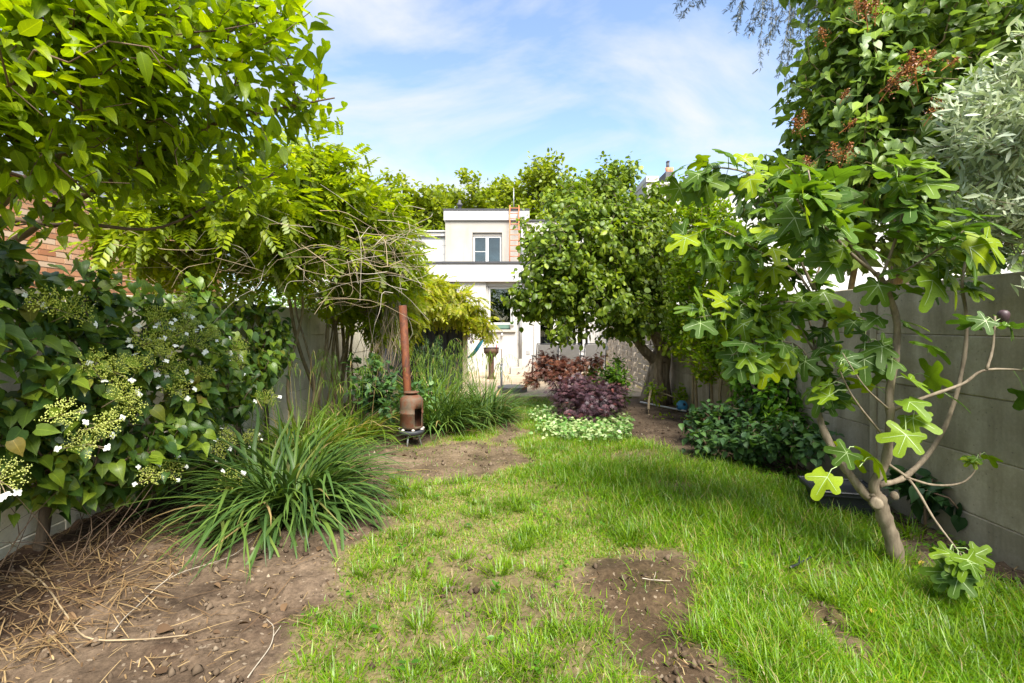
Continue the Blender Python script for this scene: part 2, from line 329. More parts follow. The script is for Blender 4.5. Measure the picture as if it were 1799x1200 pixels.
M['zinc'] = plain('zinc', (0.36, 0.37, 0.38), 0.45, 0.6)
M['orange_metal'] = plain('orange_paint', (0.52, 0.16, 0.06), 0.6)
M['green_box'] = plain('green_panel', (0.10, 0.17, 0.13), 0.5)
M['stone'] = surf('stone', [(0.3, (0.30, 0.27, 0.23)), (0.7, (0.45, 0.42, 0.37))], 18, 0.85, 0.4, 0.004)
M['black_metal'] = plain('black_metal', (0.018, 0.019, 0.022), 0.45, 0.0)
M['dark_sheet'] = plain('dark_sheet', (0.035, 0.037, 0.045), 0.5)
M['black_plastic'] = plain('black_plastic', (0.018, 0.02, 0.026), 0.4)
M['slab_dark'] = plain('dark_slab', (0.10, 0.10, 0.105), 0.5)
M['wood_post'] = surf('pale_wood', [(0.3, (0.30, 0.25, 0.17)), (0.7, (0.50, 0.43, 0.31))], 10, 0.85, 0.4, 0.004, (4, 4, 0.4))
M['wood_slat'] = surf('weathered_slat', [(0.3, (0.30, 0.25, 0.19)), (0.7, (0.56, 0.49, 0.40))], 5, 0.85, 0.4, 0.004, (4, 0.6, 4))
M['terracotta'] = plain('terracotta', (0.48, 0.20, 0.10), 0.8)
M['slate'] = plain('slate_cladding', (0.07, 0.07, 0.075), 0.7)
M['sling'] = plain('grey_sling', (0.24, 0.23, 0.22), 0.7)
M['teal'] = plain('teal_cloth', (0.03, 0.20, 0.27), 0.8, var=0.3)
M['room'] = plain('room_dark', (0.05, 0.048, 0.044), 0.9)
M['curtain'] = plain('curtain', (0.40, 0.39, 0.37), 0.9)
def rusty(name, cols, scale):
    m, t, p, o = mat_base(name)
    f = noise_node(t, scale, 8, 0.7, 'Object', (1, 1, 0.7), 0.6); t.links.new(ramp(t, cols, f), p.inputs['Base Color'])
    bump(t, p, noise_node(t, scale * 6, 4), 0.4, 0.003); p.inputs['Roughness'].default_value = 0.75; p.inputs['Metallic'].default_value = 0.15
    return m
M['rust_stove'] = rusty('rusty_steel', [(0.30, (0.06, 0.045, 0.03)), (0.46, (0.11, 0.08, 0.05)), (0.55, (0.13, 0.052, 0.024)), (0.72, (0.085, 0.028, 0.013))], 8)
M['rust_pipe'] = rusty('rusty_pipe', [(0.32, (0.035, 0.014, 0.008)), (0.48, (0.095, 0.026, 0.008)), (0.64, (0.17, 0.05, 0.012)), (0.76, (0.15, 0.10, 0.07))], 11)
M['rust_bbq'] = rusty('rusty_bowl', [(0.3, (0.02, 0.015, 0.012)), (0.55, (0.09, 0.045, 0.022)), (0.75, (0.22, 0.13, 0.07))], 9)
def glass(name, tint=(0.02, 0.025, 0.022)):
    m, t, p, o = mat_base(name)
    tr = N(t, 'ShaderNodeBsdfTransparent'); tr.inputs[0].default_value = (0.75, 0.8, 0.78, 1)
    gl = N(t, 'ShaderNodeBsdfGlossy'); gl.inputs['Roughness'].default_value = 0.02; gl.inputs['Color'].default_value = (0.95, 0.97, 0.96, 1)
    fr = N(t, 'ShaderNodeFresnel'); fr.inputs['IOR'].default_value = 1.55
    ad = N(t, 'ShaderNodeMath', operation='ADD'); ad.inputs[1].default_value = 0.03; t.links.new(fr.outputs[0], ad.inputs[0])
    ms = N(t, 'ShaderNodeMixShader'); t.links.new(ad.outputs[0], ms.inputs[0]); t.links.new(tr.outputs[0], ms.inputs[1]); t.links.new(gl.outputs[0], ms.inputs[2])
    t.links.new(ms.outputs[0], o.inputs[0]); return m
M['glass'] = glass('window_glass')
def paving(name):
    m, t, p, o = mat_base(name)
    c0 = N(t, 'ShaderNodeTexCoord'); b = N(t, 'ShaderNodeTexBrick'); t.links.new(c0.outputs['Object'], b.inputs['Vector'])
    b.inputs['Scale'].default_value = 1; b.inputs['Brick Width'].default_value = 0.22; b.inputs['Row Height'].default_value = 0.11; b.inputs['Mortar Size'].default_value = 0.006
    b.inputs['Color1'].default_value = (0.40, 0.31, 0.20, 1); b.inputs['Color2'].default_value = (0.50, 0.39, 0.27, 1); b.inputs['Mortar'].default_value = (0.34, 0.27, 0.19, 1)
    f = noise_node(t, 3, 6); t.links.new(mixc(t, 0.5, b.outputs['Color'], ramp(t, [(0.3, (0.6,) * 3), (0.7, (1.15,) * 3)], f), 'MULTIPLY'), p.inputs['Base Color'])
    p.inputs['Roughness'].default_value = 0.9; bump(t, p, b.outputs['Fac'], -0.3, 0.004); return m
M['paving'] = paving('patio_paving')

# ------------------------------------------------------------------ ground
def inpoly(pts, poly):
    x, y = pts[..., 0], pts[..., 1]; r = np.zeros(x.shape, bool); n = len(poly)
    for i in range(n):
        x0, y0 = poly[i]; x1, y1 = poly[(i + 1) % n]
        c = ((y0 > y) != (y1 > y)) & (x < (x1 - x0) * (y - y0) / (y1 - y0 + 1e-12) + x0); r ^= c
    return r
gp = lambda l: [tuple(G(*q)) for q in l]
LAWN = gp([(470, 1200), (545, 1080), (610, 975), (680, 905), (705, 850), (690, 800), (760, 772), (830, 748), (895, 722), (900, 702), (965, 702), (985, 735), (1010, 770),
           (1100, 772), (1195, 800), (1262, 818), (1340, 838), (1440, 858), (1530, 900), (1590, 985), (1680, 1020), (1800, 1045)]) + [(2.95, 2.0), (2.95, 0.8), (-1.1, 0.8)]
SOIL = [gp([(1010, 1010), (1075, 975), (1150, 960), (1210, 985), (1222, 1060), (1235, 1120), (1300, 1200), (1330, 1260), (1170, 1260), (1120, 1190), (1065, 1130), (1020, 1070)]),
        gp([(1380, 1035), (1430, 1045), (1500, 1095), (1560, 1150), (1570, 1185), (1500, 1170), (1430, 1125), (1390, 1075)]),
        gp([(690, 800), (740, 785), (850, 778), (905, 790), (925, 815), (860, 835), (770, 845), (700, 838)]),
        gp([(870, 755), (905, 735), (925, 760), (900, 800), (880, 790)]),
        gp([(1140, 845), (1210, 850), (1205, 878), (1150, 872)]),
        gp([(770, 1000), (800, 960), (850, 950), (850, 1010), (830, 1100), (790, 1130), (770, 1070)])]
THIN = [gp([(700, 905), (900, 930), (1010, 1000), (1060, 1130), (1150, 1250), (480, 1250), (560, 1080), (620, 980)])]
def warp(p, a=0.10, f=4.0, seed=0.0):
    q = np.concatenate([p, np.full(p.shape[:-1] + (1,), seed)], -1)
    return p + a * np.stack([wnoise(q, f) + 0.5 * wnoise(q, f * 3.1), wnoise(q + 5.3, f) + 0.5 * wnoise(q + 5.3, f * 3.1)], -1)
def lawn_mask(p):
    p = np.asarray(p, float); tot = np.zeros(p.shape[:-1])
    for k, (ox, oy) in enumerate([(0, 0), (0.05, 0.03), (-0.04, 0.05), (0.02, -0.06), (-0.05, -0.04)]):
        q = warp(p + np.array([ox, oy])); a = inpoly(q, LAWN).astype(float)
        for i, s in enumerate(SOIL): a = np.where(inpoly(q, s), a * (0.55 if i == 5 else 0.1), a)
        for s in THIN: a = np.where(inpoly(q, s), a * 0.74, a)
        tot += a
    tot /= 5
    q = np.concatenate([p, np.zeros(p.shape[:-1] + (1,))], -1)
    return np.clip(tot * (1 + 0.35 * wnoise(q, 2.3)), 0, 1)
def gz(x, y):
    x = np.asarray(x, float); y = np.asarray(y, float); q = np.stack([x, y, np.zeros_like(x)], -1)
    h = 0.016 * wnoise(q, 1.3) + 0.007 * wnoise(q, 5.0)
    h = h + 0.07 * np.exp(-((x + 3.0) / 0.45) ** 2) * (y < 9)
    fade = np.clip((9.3 - y) / 0.8, 0, 1) * np.clip((3.6 - np.abs(x)) / 0.3, 0, 1)
    return h * fade
xs = np.concatenate([[-400, -120, -40, -15, -7, -4.5], np.arange(-3.6, 3.61, 0.035), [4.5, 7, 15, 40, 120, 400]])
ys = np.concatenate([[-120, -30, -8, -2, 0.2], np.arange(0.9, 6.0, 0.035), np.arange(6.0, 10, 0.07), np.arange(10, 17, 0.7), [20, 30, 50, 90, 200, 700]])
gx, gy = np.meshgrid(xs, ys); gzv = gz(gx, gy)
q3 = np.stack([gx, gy, np.zeros_like(gx)], -1)
lm = lawn_mask(np.stack([gx, gy], -1)); lm[(np.abs(gx) > 3.4) | (gy > 9.5)] = 0.6
near = (gy < 7) & (np.abs(gx) < 3.4)
clod = np.clip(wnoise(q3, 13) + 0.6 * wnoise(q3 + 3, 23) - 0.25, 0, None) * (1 - lm) * 0.024 + (1 - lm) * 0.012 * wnoise(q3, 9)
gzv = gzv + np.where(near, clod, 0)
mb = MB(); ny, nx = gx.shape
i = np.arange(ny - 1)[:, None] * nx + np.arange(nx - 1)[None]
mb.add(np.stack([gx, gy, gzv], -1), np.stack([i, i + 1, i + nx + 1, i + nx], -1).reshape(-1, 4))
def ground_mat():
    m, t, p, o = mat_base('garden_soil')
    at = N(t, 'ShaderNodeAttribute', attribute_name='turf')
    f1 = noise_node(t, 2.2, 8, 0.65); soil = ramp(t, [(0.33, (0.040, 0.027, 0.018)), (0.5, (0.115, 0.082, 0.055)), (0.68, (0.20, 0.148, 0.103))], f1)
    f2 = noise_node(t, 38, 5, 0.7); soil = mixc(t, 0.65, soil, ramp(t, [(0.32, (0.35, 0.33, 0.31)), (0.66, (1.3, 1.27, 1.22))], f2), 'MULTIPLY')
    v = N(t, 'ShaderNodeTexVoronoi'); v.inputs['Scale'].default_value = 75; c_ = N(t, 'ShaderNodeTexCoord'); t.links.new(c_.outputs['Object'], v.inputs['Vector'])
    hu = N(t, 'ShaderNodeAttribute', attribute_name='humus'); soil = mixc(t, hu.outputs['Fac'], soil, mixc(t, 1.0, soil, (0.50, 0.44, 0.42), 'MULTIPLY'))
    peb = ramp(t, [(0.975, (0, 0, 0)), (0.985, (0.45, 0.45, 0.45))], N_sep(t, v.outputs['Color']))
    soil = mixc(t, peb, soil, (0.36, 0.29, 0.21))
    th = ramp(t, [(0.3, (0.13, 0.10, 0.04)), (0.6, (0.22, 0.19, 0.07)), (0.75, (0.29, 0.24, 0.105))], f2)
    t.links.new(mixc(t, at.outputs['Fac'], soil, th), p.inputs['Base Color'])
    bump(t, p, f2, 0.8, 0.012); p.inputs['Roughness'].default_value = 0.95; p.inputs['Specular IOR Level'].default_value = 0.15
    return m
def N_sep(t, src):
    s = N(t, 'ShaderNodeSeparateColor'); t.links.new(src, s.inputs[0]); return s.outputs[0]
M['ground'] = ground_mat()
ground = mb.build('ground', M['ground'], kind='structure', smooth=True)
a = ground.data.attributes.new('turf', 'FLOAT', 'POINT'); a.data.foreach_set('value', np.clip(lm.ravel() * 0.9, 0, 1).astype(np.float32))

hm_ = np.zeros(gx.shape)
for ox, oy in [(0, 0), (0.07, 0.05), (-0.06, 0.06), (0.03, -0.08), (-0.07, -0.05)]:
    q = warp(np.stack([gx + ox, gy + oy], -1), 0.14, 3.0)
    hm_ += inpoly(q, SOIL[0]) + inpoly(q, SOIL[1]) + inpoly(q, gp([(230, 1160), (250, 1110), (330, 1120), (350, 1160)])) + inpoly(q, gp([(440, 1100), (470, 1060), (530, 1070), (530, 1120)])) + (q[..., 0] < -2.35)
a = ground.data.attributes.new('humus', 'FLOAT', 'POINT'); a.data.foreach_set('value', np.clip(hm_.ravel() / 5, 0, 1).astype(np.float32))

mb = MB(); mb.box(-2.93, 2.83, 9.55, 14.6, -0.05, 0.03)
patio = mb.build('patio', M['paving'], kind='structure')

# ------------------------------------------------------------------ concrete slab walls
def slab_wall(label, x, y0, y1, top, mat, face, bottom_z=-0.06, course=0.385, jut=0.0):
    w = thing('concrete_wall', label, 'wall', (x, (y0 + y1) / 2, 0))
    y = y0; k = 0; zs = []
    z = top
    while z > bottom_z + 0.05: zs.append((max(z - course, bottom_z), z)); z -= course
    shared = {}
    while y < y1 - 0.1:
        ye = min(y + 1.93, y1)
        for (za_, zb) in zs:
            key = (round(za_, 3), round(ye - y, 3))
            if key not in shared:
                m = MB(); L = ye - y - 0.075; h = zb - za_ - 0.0004; t_ = 0.022; b = 0.007
                prof = [(-t_, 0), (t_ - b, 0), (t_, b), (t_, h - b), (t_ - b, h), (-t_, h)]
                v = [(px_, yy, pz_) for yy in (0, L) for (px_, pz_) in prof]; n = len(prof)
                m.add(v, [np.array([(i, (i + 1) % n, n + (i + 1) % n, n + i) for i in range(n)]), np.array([list(range(n))[::-1]]), np.array([[n + i for i in range(n)]])])
                shared[key] = m.mesh('panel', mat, (0, 0, 0), False)
            o = bpy.data.objects.new('panel', shared[key]); COL.objects.link(o); o.parent = w
            jit = rng.uniform(-0.004, 0.004)
            o.location = (face * -0.0 + jit, y + 0.06 - BASE[w.name][1], za_)
            if face < 0: o.rotation_euler = (0, 0, math.pi); o.location = (jit, ye - 0.015 - BASE[w.name][1], za_)
        y = ye
    y = y0
    while y < y1 + 0.01:
        m = MB(); m.box(x - 0.03, x + 0.03, y - 0.036 + 0.022, y + 0.036 + 0.022, -0.1, top + 0.01); m.build('post', mat, w); y += 1.93
    return w
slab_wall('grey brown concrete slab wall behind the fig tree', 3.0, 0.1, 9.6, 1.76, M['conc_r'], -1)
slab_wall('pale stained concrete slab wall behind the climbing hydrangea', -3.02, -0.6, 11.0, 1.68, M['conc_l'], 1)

# ------------------------------------------------------------------ woven fence on the right by the patio
fence = thing('woven_fence', 'weathered woven wood fence right of the patio doors', 'fence', (2.86, 12, 0))
for k in range(3):
    y0 = 9.72 + k * 1.62; y1 = y0 + 1.54
    fr = bx('panel_rail', 2.835, 2.885, y0, y1, 0.075, 0.125, M['wood_slat'], fence)
    bx('top_rail', 2.835, 2.885, y0, y1, 1.815, 1.865, M['wood_slat'], fr)
    for j in range(15):
        m = MB(); z0 = 0.135 + j * 0.112; yy = np.linspace(y0 + 0.01, y1 - 0.01, 25); sgn = 1 if j % 2 else -1
        xo = 2.86 + sgn * 0.022 * np.cos((yy - y0) / (y1 - y0) * 4 * math.pi)
        v = np.concatenate([np.stack([xo + d, yy, np.full_like(yy, zv)], -1) for d, zv in ((-0.004, z0), (0.004, z0), (0.004, z0 + 0.104), (-0.004, z0 + 0.104))])
        i = np.arange(24); n = 25
        m.add(v, [np.concatenate([np.stack([a_ * n + i, a_ * n + i + 1, b_ * n + i + 1, b_ * n + i], -1) for a_, b_ in ((0, 1), (1, 2), (2, 3), (3, 0))])])
        m.build('slat', M['wood_slat'], fr)
    for q in range(3):
        yq = y0 + (y1 - y0) * (q + 0.5) / 3
        bx('batten', 2.842, 2.878, yq - 0.014, yq + 0.014, 0.08, 1.85, M['wood_slat'], fr)
    bx('post', 2.825, 2.895, y0 - 0.075, y0 - 0.005, 0.0, 1.92, M['wood_slat'], fence)

# ------------------------------------------------------------------ the white house
def HX(px, d=14.5): return (px - CX) / F * d
def HZ(py, d=14.5): return EYE - (py - HY) / F * d
house = thing('house', 'white rendered flat-roofed house with a set-back upper storey behind the patio', 'house', (0, 16.5, 0))
def wall_open(mb_, x0, x1, y0, y1, z0, z1, holes):
    """wall slab facing -Y with rectangular holes (x0,x1,z0,z1), holes sorted by x"""
    x = x0
    for (a_, b_, c_, d_) in holes:
        mb_.box(x, a_, y0, y1, z0, z1)
        if c_ > z0 + 1e-3: mb_.box(a_, b_, y0, y1, z0, c_)
        if d_ < z1 - 1e-3: mb_.box(a_, b_, y0, y1, d_, z1)
        x = b_
    mb_.box(x, x1, y0, y1, z0, z1)
zf0, zf1 = HZ(495), HZ(463.5)
sw = (HX(781), HX(806), HZ(517), zf0)            # small barred window
m = MB(); wall_open(m, -3.3, HX(853.5), 14.5, 14.72, 0, zf0, [sw]); m.build('wall', M['render_w'], house)
kw = (HX(857), HX(901), HZ(579), HZ(503))        # kitchen window
m = MB(); wall_open(m, HX(853.5) + 0.003, HX(945), 14.58, 14.78, 0, zf0 - 0.003, [kw]); wb = m.build('wall', M['render_w'], house)
bx('plinth', -0.2, HX(944), 14.545, 14.577, 0.0, 0.22, M['render_b'], house)
dz0, dz1 = 0.05, 2.35
m = MB(); m.box(HX(945) + 0.003, HX(1052), 14.6, 14.8, dz1, zf0 - 0.006); m.box(HX(1038), HX(1048), 14.6, 14.8, 0, dz1); m.build('wall', M['render_w'], house)
bx('corner_trim', HX(1048) + 0.003, HX(1052.5), 14.57, 14.8, 0, dz1, M['white_paint'], house)
bx('wall', HX(1052.5) + 0.003, 2.83, 14.62, 14.8, 0, zf0 - 0.009, M['render_w'], house)
f_ = bx('fascia', -3.36, 2.9, 14.40, 14.76, zf0, zf1, M['fascia'], house)
bx('coping', -3.38, 2.92, 14.36, 14.80, zf1 + 0.002, zf1 + 0.055, M['coping'], f_)
bx('roof', -3.3, 2.83, 14.78, 18.02, zf0 + 0.1, zf0 + 0.3, M['coping'], house)
bx('room_floor', -3.2, 2.8, 14.82, 17.9, 0.0, 0.03, M['room'], house)
bx('room_back', -3.2, 2.8, 17.5, 17.6, 0.03, zf0 + 0.09, M['room'], house)
bx('side_wall', -3.3, -3.1, 14.73, 18, 0, zf0 + 0.09, M['render_w'], house); bx('side_wall', 2.65, 2.83, 14.81, 18, 0, zf0 + 0.09, M['render_w'], house)
def window(x0, x1, z0, z1, y, parent, fw=0.05, mull=(), trans=(), fmat=None):
    w = MB(); fm = fmat or M['white_paint']
    w.box(x0, x0 + fw, y, y + 0.07, z0, z1); w.box(x1 - fw, x1, y, y + 0.07, z0, z1)
    w.box(x0 + fw, x1 - fw, y, y + 0.07, z0, z0 + fw); w.box(x0 + fw, x1 - fw, y, y + 0.07, z1 - fw, z1)
    for (c, hw) in mull: w.box(c - hw, c + hw, y - 0.003, y + 0.067, z0 + fw, z1 - fw)
    fo = w.build('window', fm, parent)
    edges = [x0 + fw] + [e for (c, hw) in mull for e in (c - hw, c + hw)] + [x1 - fw]
    for k in range(0, len(edges), 2):
        bx('pane', edges[k] + 0.002, edges[k + 1] - 0.002, y + 0.03, y + 0.036, z0 + fw + 0.002, z1 - fw - 0.002, M['glass'], fo)
    for zt in trans: bx('glazing_bar', x0 + fw, edges[1], y + 0.01, y + 0.028, zt - 0.012, zt + 0.012, fm, fo)
    return fo
w = window(kw[0] + 0.01, kw[1] - 0.01, kw[2] + 0.15, kw[3] - 0.005, 14.63, house, 0.06)
bx('sill_panel', kw[0] + 0.02, kw[1] - 0.02, 14.62, 14.68, kw[2] + 0.03, kw[2] + 0.145, M['green_box'], w)
bx('sill', kw[0] - 0.02, HX(906), 14.50, 14.70, kw[2] - 0.07, kw[2] - 0.004, M['stone'], w)
w = window(sw[0] + 0.01, sw[1] - 0.01, sw[2] + 0.01, sw[3] - 0.01, 14.60, house, 0.04)
for k in range(4): xb = sw[0] + (sw[1] - sw[0]) * (k + 0.5) / 4; tb('bar', [(xb, 14.53, sw[2]), (xb, 14.53, sw[3])], 0.014, M['white_paint'], w)
for k in range(3): zb_ = sw[2] + (sw[3] - sw[2]) * (k + 0.5) / 3; tb('bar', [(sw[0], 14.515, zb_), (sw[1], 14.515, zb_)], 0.014, M['white_paint'], w)
dr = window(HX(945) + 0.005, HX(1038) - 0.003, dz0, dz1, 14.62, house, 0.07, [(HX(977), 0.075), (HX(1004), 0.045), (HX(1014), 0.03), (HX(1027), 0.04)])
m = MB(); m.box(HX(945) + 0.01, HX(1037), 14.60, 14.616, dz0 + 0.02, 0.72); m.build('lower_panel', M['white_paint'], dr)
bx('curtain', HX(983), HX(1001), 14.9, 14.93, 0.1, 2.3, M['curtain'], house)
tb('downpipe', [(HX(914.5), 14.50, 0.42), (HX(914.5), 14.50, 2.7)], 0.045, M['grey_pipe'], house, 10)
bx('downpipe_foot', HX(912), HX(917.5), 14.43, 14.54, 0.03, 0.42, M['render_b'], house)
tb('wall_lamp', [(HX(882), 14.56, HZ(586)), (HX(882), 14.50, HZ(587)), (HX(882), 14.47, HZ(590))], [0.03, 0.03, 0.045], M['white_paint'], house)
tb('cable', [(HX(938), 14.575, 0.2), (HX(938), 14.572, 1.2), (HX(939), 14.575, 2.0), (HX(931), 14.575, 2.35), (HX(931), 14.575, zf0 - .02)], 0.009, M['grey_pipe'], house, 5)
bx('air_brick', HX(925), HX(931), 14.563, 14.579, 0.55, 0.66, M['grey_pipe'], house)
for zc_ in (0.9, 2.0): bx('pipe_clip', HX(911), HX(918), 14.49, 14.578, zc_, zc_ + 0.03, M['zinc'], house)
# upper storey
ux0, ux1 = HX(782, 18), HX(929, 18); uz1 = HZ(387, 18)
uw = (HX(830, 18), HX(882, 18), 3.45, HZ(408, 18))
m = MB(); wall_open(m, ux0, ux1, 18.05, 18.3, zf0 + 0.32, uz1, [uw]); m.build('upper_wall', M['render_b'], house)
bx('upper_side', ux0, ux0 + 0.2, 18.31, 24, 3, uz1, M['render_b'], house); bx('upper_side', ux1 - 0.2, ux1, 18.31, 24, 3, uz1, M['render_b'], house)
bx('upper_back', ux0 + 0.21, ux1 - 0.21, 21.0, 21.1, 3, uz1, M['room'], house)
f2_ = bx('upper_fascia', HX(779.6, 18), HX(930, 18), 17.97, 24.1, uz1 + 0.002, HZ(369.5, 18), M['fascia'], house)
bx('coping', HX(779, 18), HX(930.5, 18), 17.94, 24.12, HZ(369.5, 18) + 0.002, HZ(369.5, 18) + 0.05, M['coping'], f2_)
w = window(uw[0] + 0.02, uw[1] - 0.02, uw[2] + 0.02, uw[3] - 0.12, 18.14, house, 0.06, [(HX(855.5, 18), 0.055)], [HZ(441, 18)])
bx('shutter_box', uw[0] + 0.01, uw[1] - 0.01, 18.12, 18.28, uw[3] - 0.115, uw[3] - 0.004, M['shade_beige'], w)
bx('blind', uw[0] + 0.08, HX(853, 18), 18.20, 18.21, uw[2] + 0.1, uw[3] - 0.15, M['shade_beige'], w)
bx('blind', HX(858, 18), uw[1] - 0.08, 18.24, 18.25, uw[2] + 0.1, uw[3] - 0.15, M['curtain'], w)
tb('downpipe', [(HX(917, 18), 17.98, 3.2), (HX(917, 18), 17.98, 5.28)], 0.05, M['zinc'], house, 10)
m = MB(); m.box(HX(912, 18), HX(922, 18), 17.84, 17.965, 5.40, 5.62); m.lathe([(0.05, 0), (0.1, 0.12)], (HX(917, 18), 17.90, 5.27), 10); m.build('hopper', M['zinc'], house)
m = MB(); m.lathe([(0.07, 0), (0.07, 0.22), (0.11, 0.24), (0.11, 0.30), (0.05, 0.36), (0.05, 0.44), (0.0, 0.46)], (HX(807.5, 18.5), 18.5, HZ(369.5, 18) + 0.055), 12); m.build('roof_vent', M['slate'], house, smooth=True)
tb('antenna', [(HX(902.5, 18.6), 18.6, HZ(369, 18)), (HX(902.5, 18.6), 18.6, HZ(330, 18.6))], 0.018, M['zinc'], house, 6)
bx('side_block', ux1 + 0.003, 4.6, 18.3, 24, 3.0, HZ(389, 18.3), M['render_w'], house)
bx('side_coping', ux1 + 0.003, 4.62, 18.25, 24.1, HZ(389, 18.3) + 0.002, HZ(387, 18.3) + 0.02, M['coping'], house)
# ladder on the flat roof
lad = thing('ladder', 'orange red metal ladder standing against the upper storey wall', 'ladder', (HX(903, 17.8), 17.8, zf0 + 0.3))
lx0, lx1 = HX(895.5, 17.85), HX(911.5, 17.85)
for x_ in (lx0, lx1): tb('rail', [(x_, 17.6, zf0 + 0.3), (x_, 17.9, HZ(361, 17.9))], 0.022, M['orange_metal'], lad, 6)
for k in range(14):
    u = (k + 0.5) / 14; yy = 17.6 + 0.3 * u; zz_ = zf0 + 0.3 + (HZ(361, 17.9) - zf0 - 0.3) * u
    tb('rung', [(lx0, yy, zz_), (lx1, yy, zz_)], 0.016, M['orange_metal'], lad, 6)
# white block left of the upper storey
nb = thing('annex', 'low white boarded annex with flat fascia left of the upper storey', 'building', (-4.6, 20, 0))
bx('wall', -7.5, ux0 - 0.02, 18.36, 24, 0, HZ(413, 18), M['white_paint'], nb)
z = HZ(415, 18); k = 0
while z > 2.6:
    bx('board', -7.5, ux0 - 0.03, 18.31, 18.355, z - 0.30, z, M['white_paint'], nb); z -= 0.312; k += 1
f3_ = bx('fascia', -7.6, ux0 - 0.01, 18.2, 24, HZ(413, 18) + 0.004, HZ(405.6, 18), M['fascia'], nb)
bx('cornice', -7.65, ux0 - 0.012, 18.14, 24, HZ(405.6, 18) + 0.002, HZ(405.6, 18) + 0.05, M['white_paint'], f3_)
# neighbour on the right
rn = thing('neighbour_house', 'tall white house with moulded cornice and chimney beyond the right wall', 'house', (11, 24, 0))
S = 20.0
bx('wall', HX(1149, S), 22, 20, 30, 0, HZ(341, S), M['white_paint'], rn)
bx('frieze', HX(1148, S), 22.05, 19.94, 30.05, HZ(341, S) + 0.002, HZ(331, S), M['fascia'], rn)
cz = HZ(331, S)
bx('cornice', HX(1147, S), 22.1, 19.82, 30.1, cz + 0.002, cz + 0.09, M['white_paint'], rn); bx('cornice', HX(1146.4, S), 22.2, 19.74, 30.15, cz + 0.093, cz + 0.18, M['white_paint'], rn)
pl = bx('pilaster', HX(1133, S), HX(1147.5, S) - 0.003, 19.8, 30, 0, HZ(323, S), M['render_w'], rn)
bx('pilaster_cap', HX(1132, S), HX(1154, S), 19.72, 30, HZ(323, S) + 0.004, HZ(313, S), M['fascia'], rn)
ch = bx('chimney', HX(1166, 21.5), HX(1182, 21.5), 21.2, 22.2, HZ(331, S), HZ(305, 21.5), M['slate'], rn)
for k, px_ in enumerate((1173.2, 1178.5)):
    m = MB(); m.lathe([(0.12, 0), (0.10, 0.12), (0.12, 0.25), (0.0, 0.25)], (HX(px_, 21.5), 21.5, HZ(305, 21.5)), 10); m.build('chimney_pot', M['terracotta'], ch, smooth=True)
tb('flue', [(HX(1173.2, 21.5), 21.5, HZ(305, 21.5) + 0.2), (HX(1173.2, 21.5), 21.5, HZ(285, 21.5))], 0.075, M['slate'], rn, 8)
bx('flue_cap', HX(1171, 21.5), HX(1175.6, 21.5), 21.4, 21.6, HZ(285, 21.5) + 0.003, HZ(283.5, 21.5), M['slate'], rn)
# brick outbuilding on the left
br = thing('brick_building', 'orange brick outbuilding with pale mortar beyond the left wall', 'building', (-6.0, 6, 0))
mm = surf('mortar', [(0.3, (0.48, 0.40, 0.31)), (0.7, (0.60, 0.51, 0.41))], 8, 0.95, 0.2, 0.004)
bx('wall', -8, -5.52, 1.6, 9.2, 0, 3.1, mm, br)
mbk = leafm('brick_face', [(0.0, (0.40, 0.17, 0.085)), (0.4, (0.55, 0.27, 0.145)), (0.8, (0.62, 0.36, 0.215)), (1.0, (0.62, 0.47, 0.34))], 0.0, rough=0.9, spec=0.2, patch=0.2)
m = MB(); z = 1.5; r_ = 0
while z < 3.04:
    y = 1.62 - (0.11 if r_ % 2 else 0)
    while y < 9.2:
        m.box(-5.53, -5.508 + rng.uniform(-0.003, 0.003), y, min(y + 0.205, 9.19), z, z + 0.058); y += 0.217
    z += 0.07; r_ += 1
m.build('brickwork', mbk, br, kind='stuff')
bx('roof_edge', -8.1, -5.42, 1.5, 9.3, 3.105, 3.2, M['zinc'], br)
# ------------------------------------------------------------------ things on the patio and in the garden
def gzf(x, y): return float(gz(x, y))
# shed / lean-to
sh = thing('shed', 'dark corrugated lean-to shed under the yellow wisteria', 'shed', (-1.9, 10.7, 0))
m = MB(); n = 60; xs_ = np.linspace(-2.9, HX(813, 10.4), n); yo = 10.4 + 0.018 * np.sign(np.sin(np.arange(n) * 0.9))
zt = 1.46 + (xs_ + 2.9) * 0.02
v = np.concatenate([np.stack([xs_, yo, np.full(n, 0.03)], -1), np.stack([xs_, yo, zt], -1)]); i = np.arange(n - 1)
m.add(v, np.stack([i, i + 1, n + i + 1, n + i], -1)); m.add(v + [0, 0.006, 0], np.stack([i, n + i, n + i + 1, i + 1], -1)); m.build('corrugated_sheet', M['dark_sheet'], sh)
bx('post', HX(813.5, 10.4), HX(821.5, 10.4), 10.33, 10.43, 0.03, 1.47, M['wood_post'], sh)
m = MB(); m.obox((-1.95, 10.36, 1.50), [(0.9995, 0, 0.03), (0, 1, 0), (-0.03, 0, 0.9995)], 1.02, 0.05, 0.03); m.build('beam', M['wood_post'], sh)
m = MB(); m.box(-2.95, -0.93, 10.45, 11.6, 1.47, 1.5); m.build('roof', M['dark_sheet'], sh)
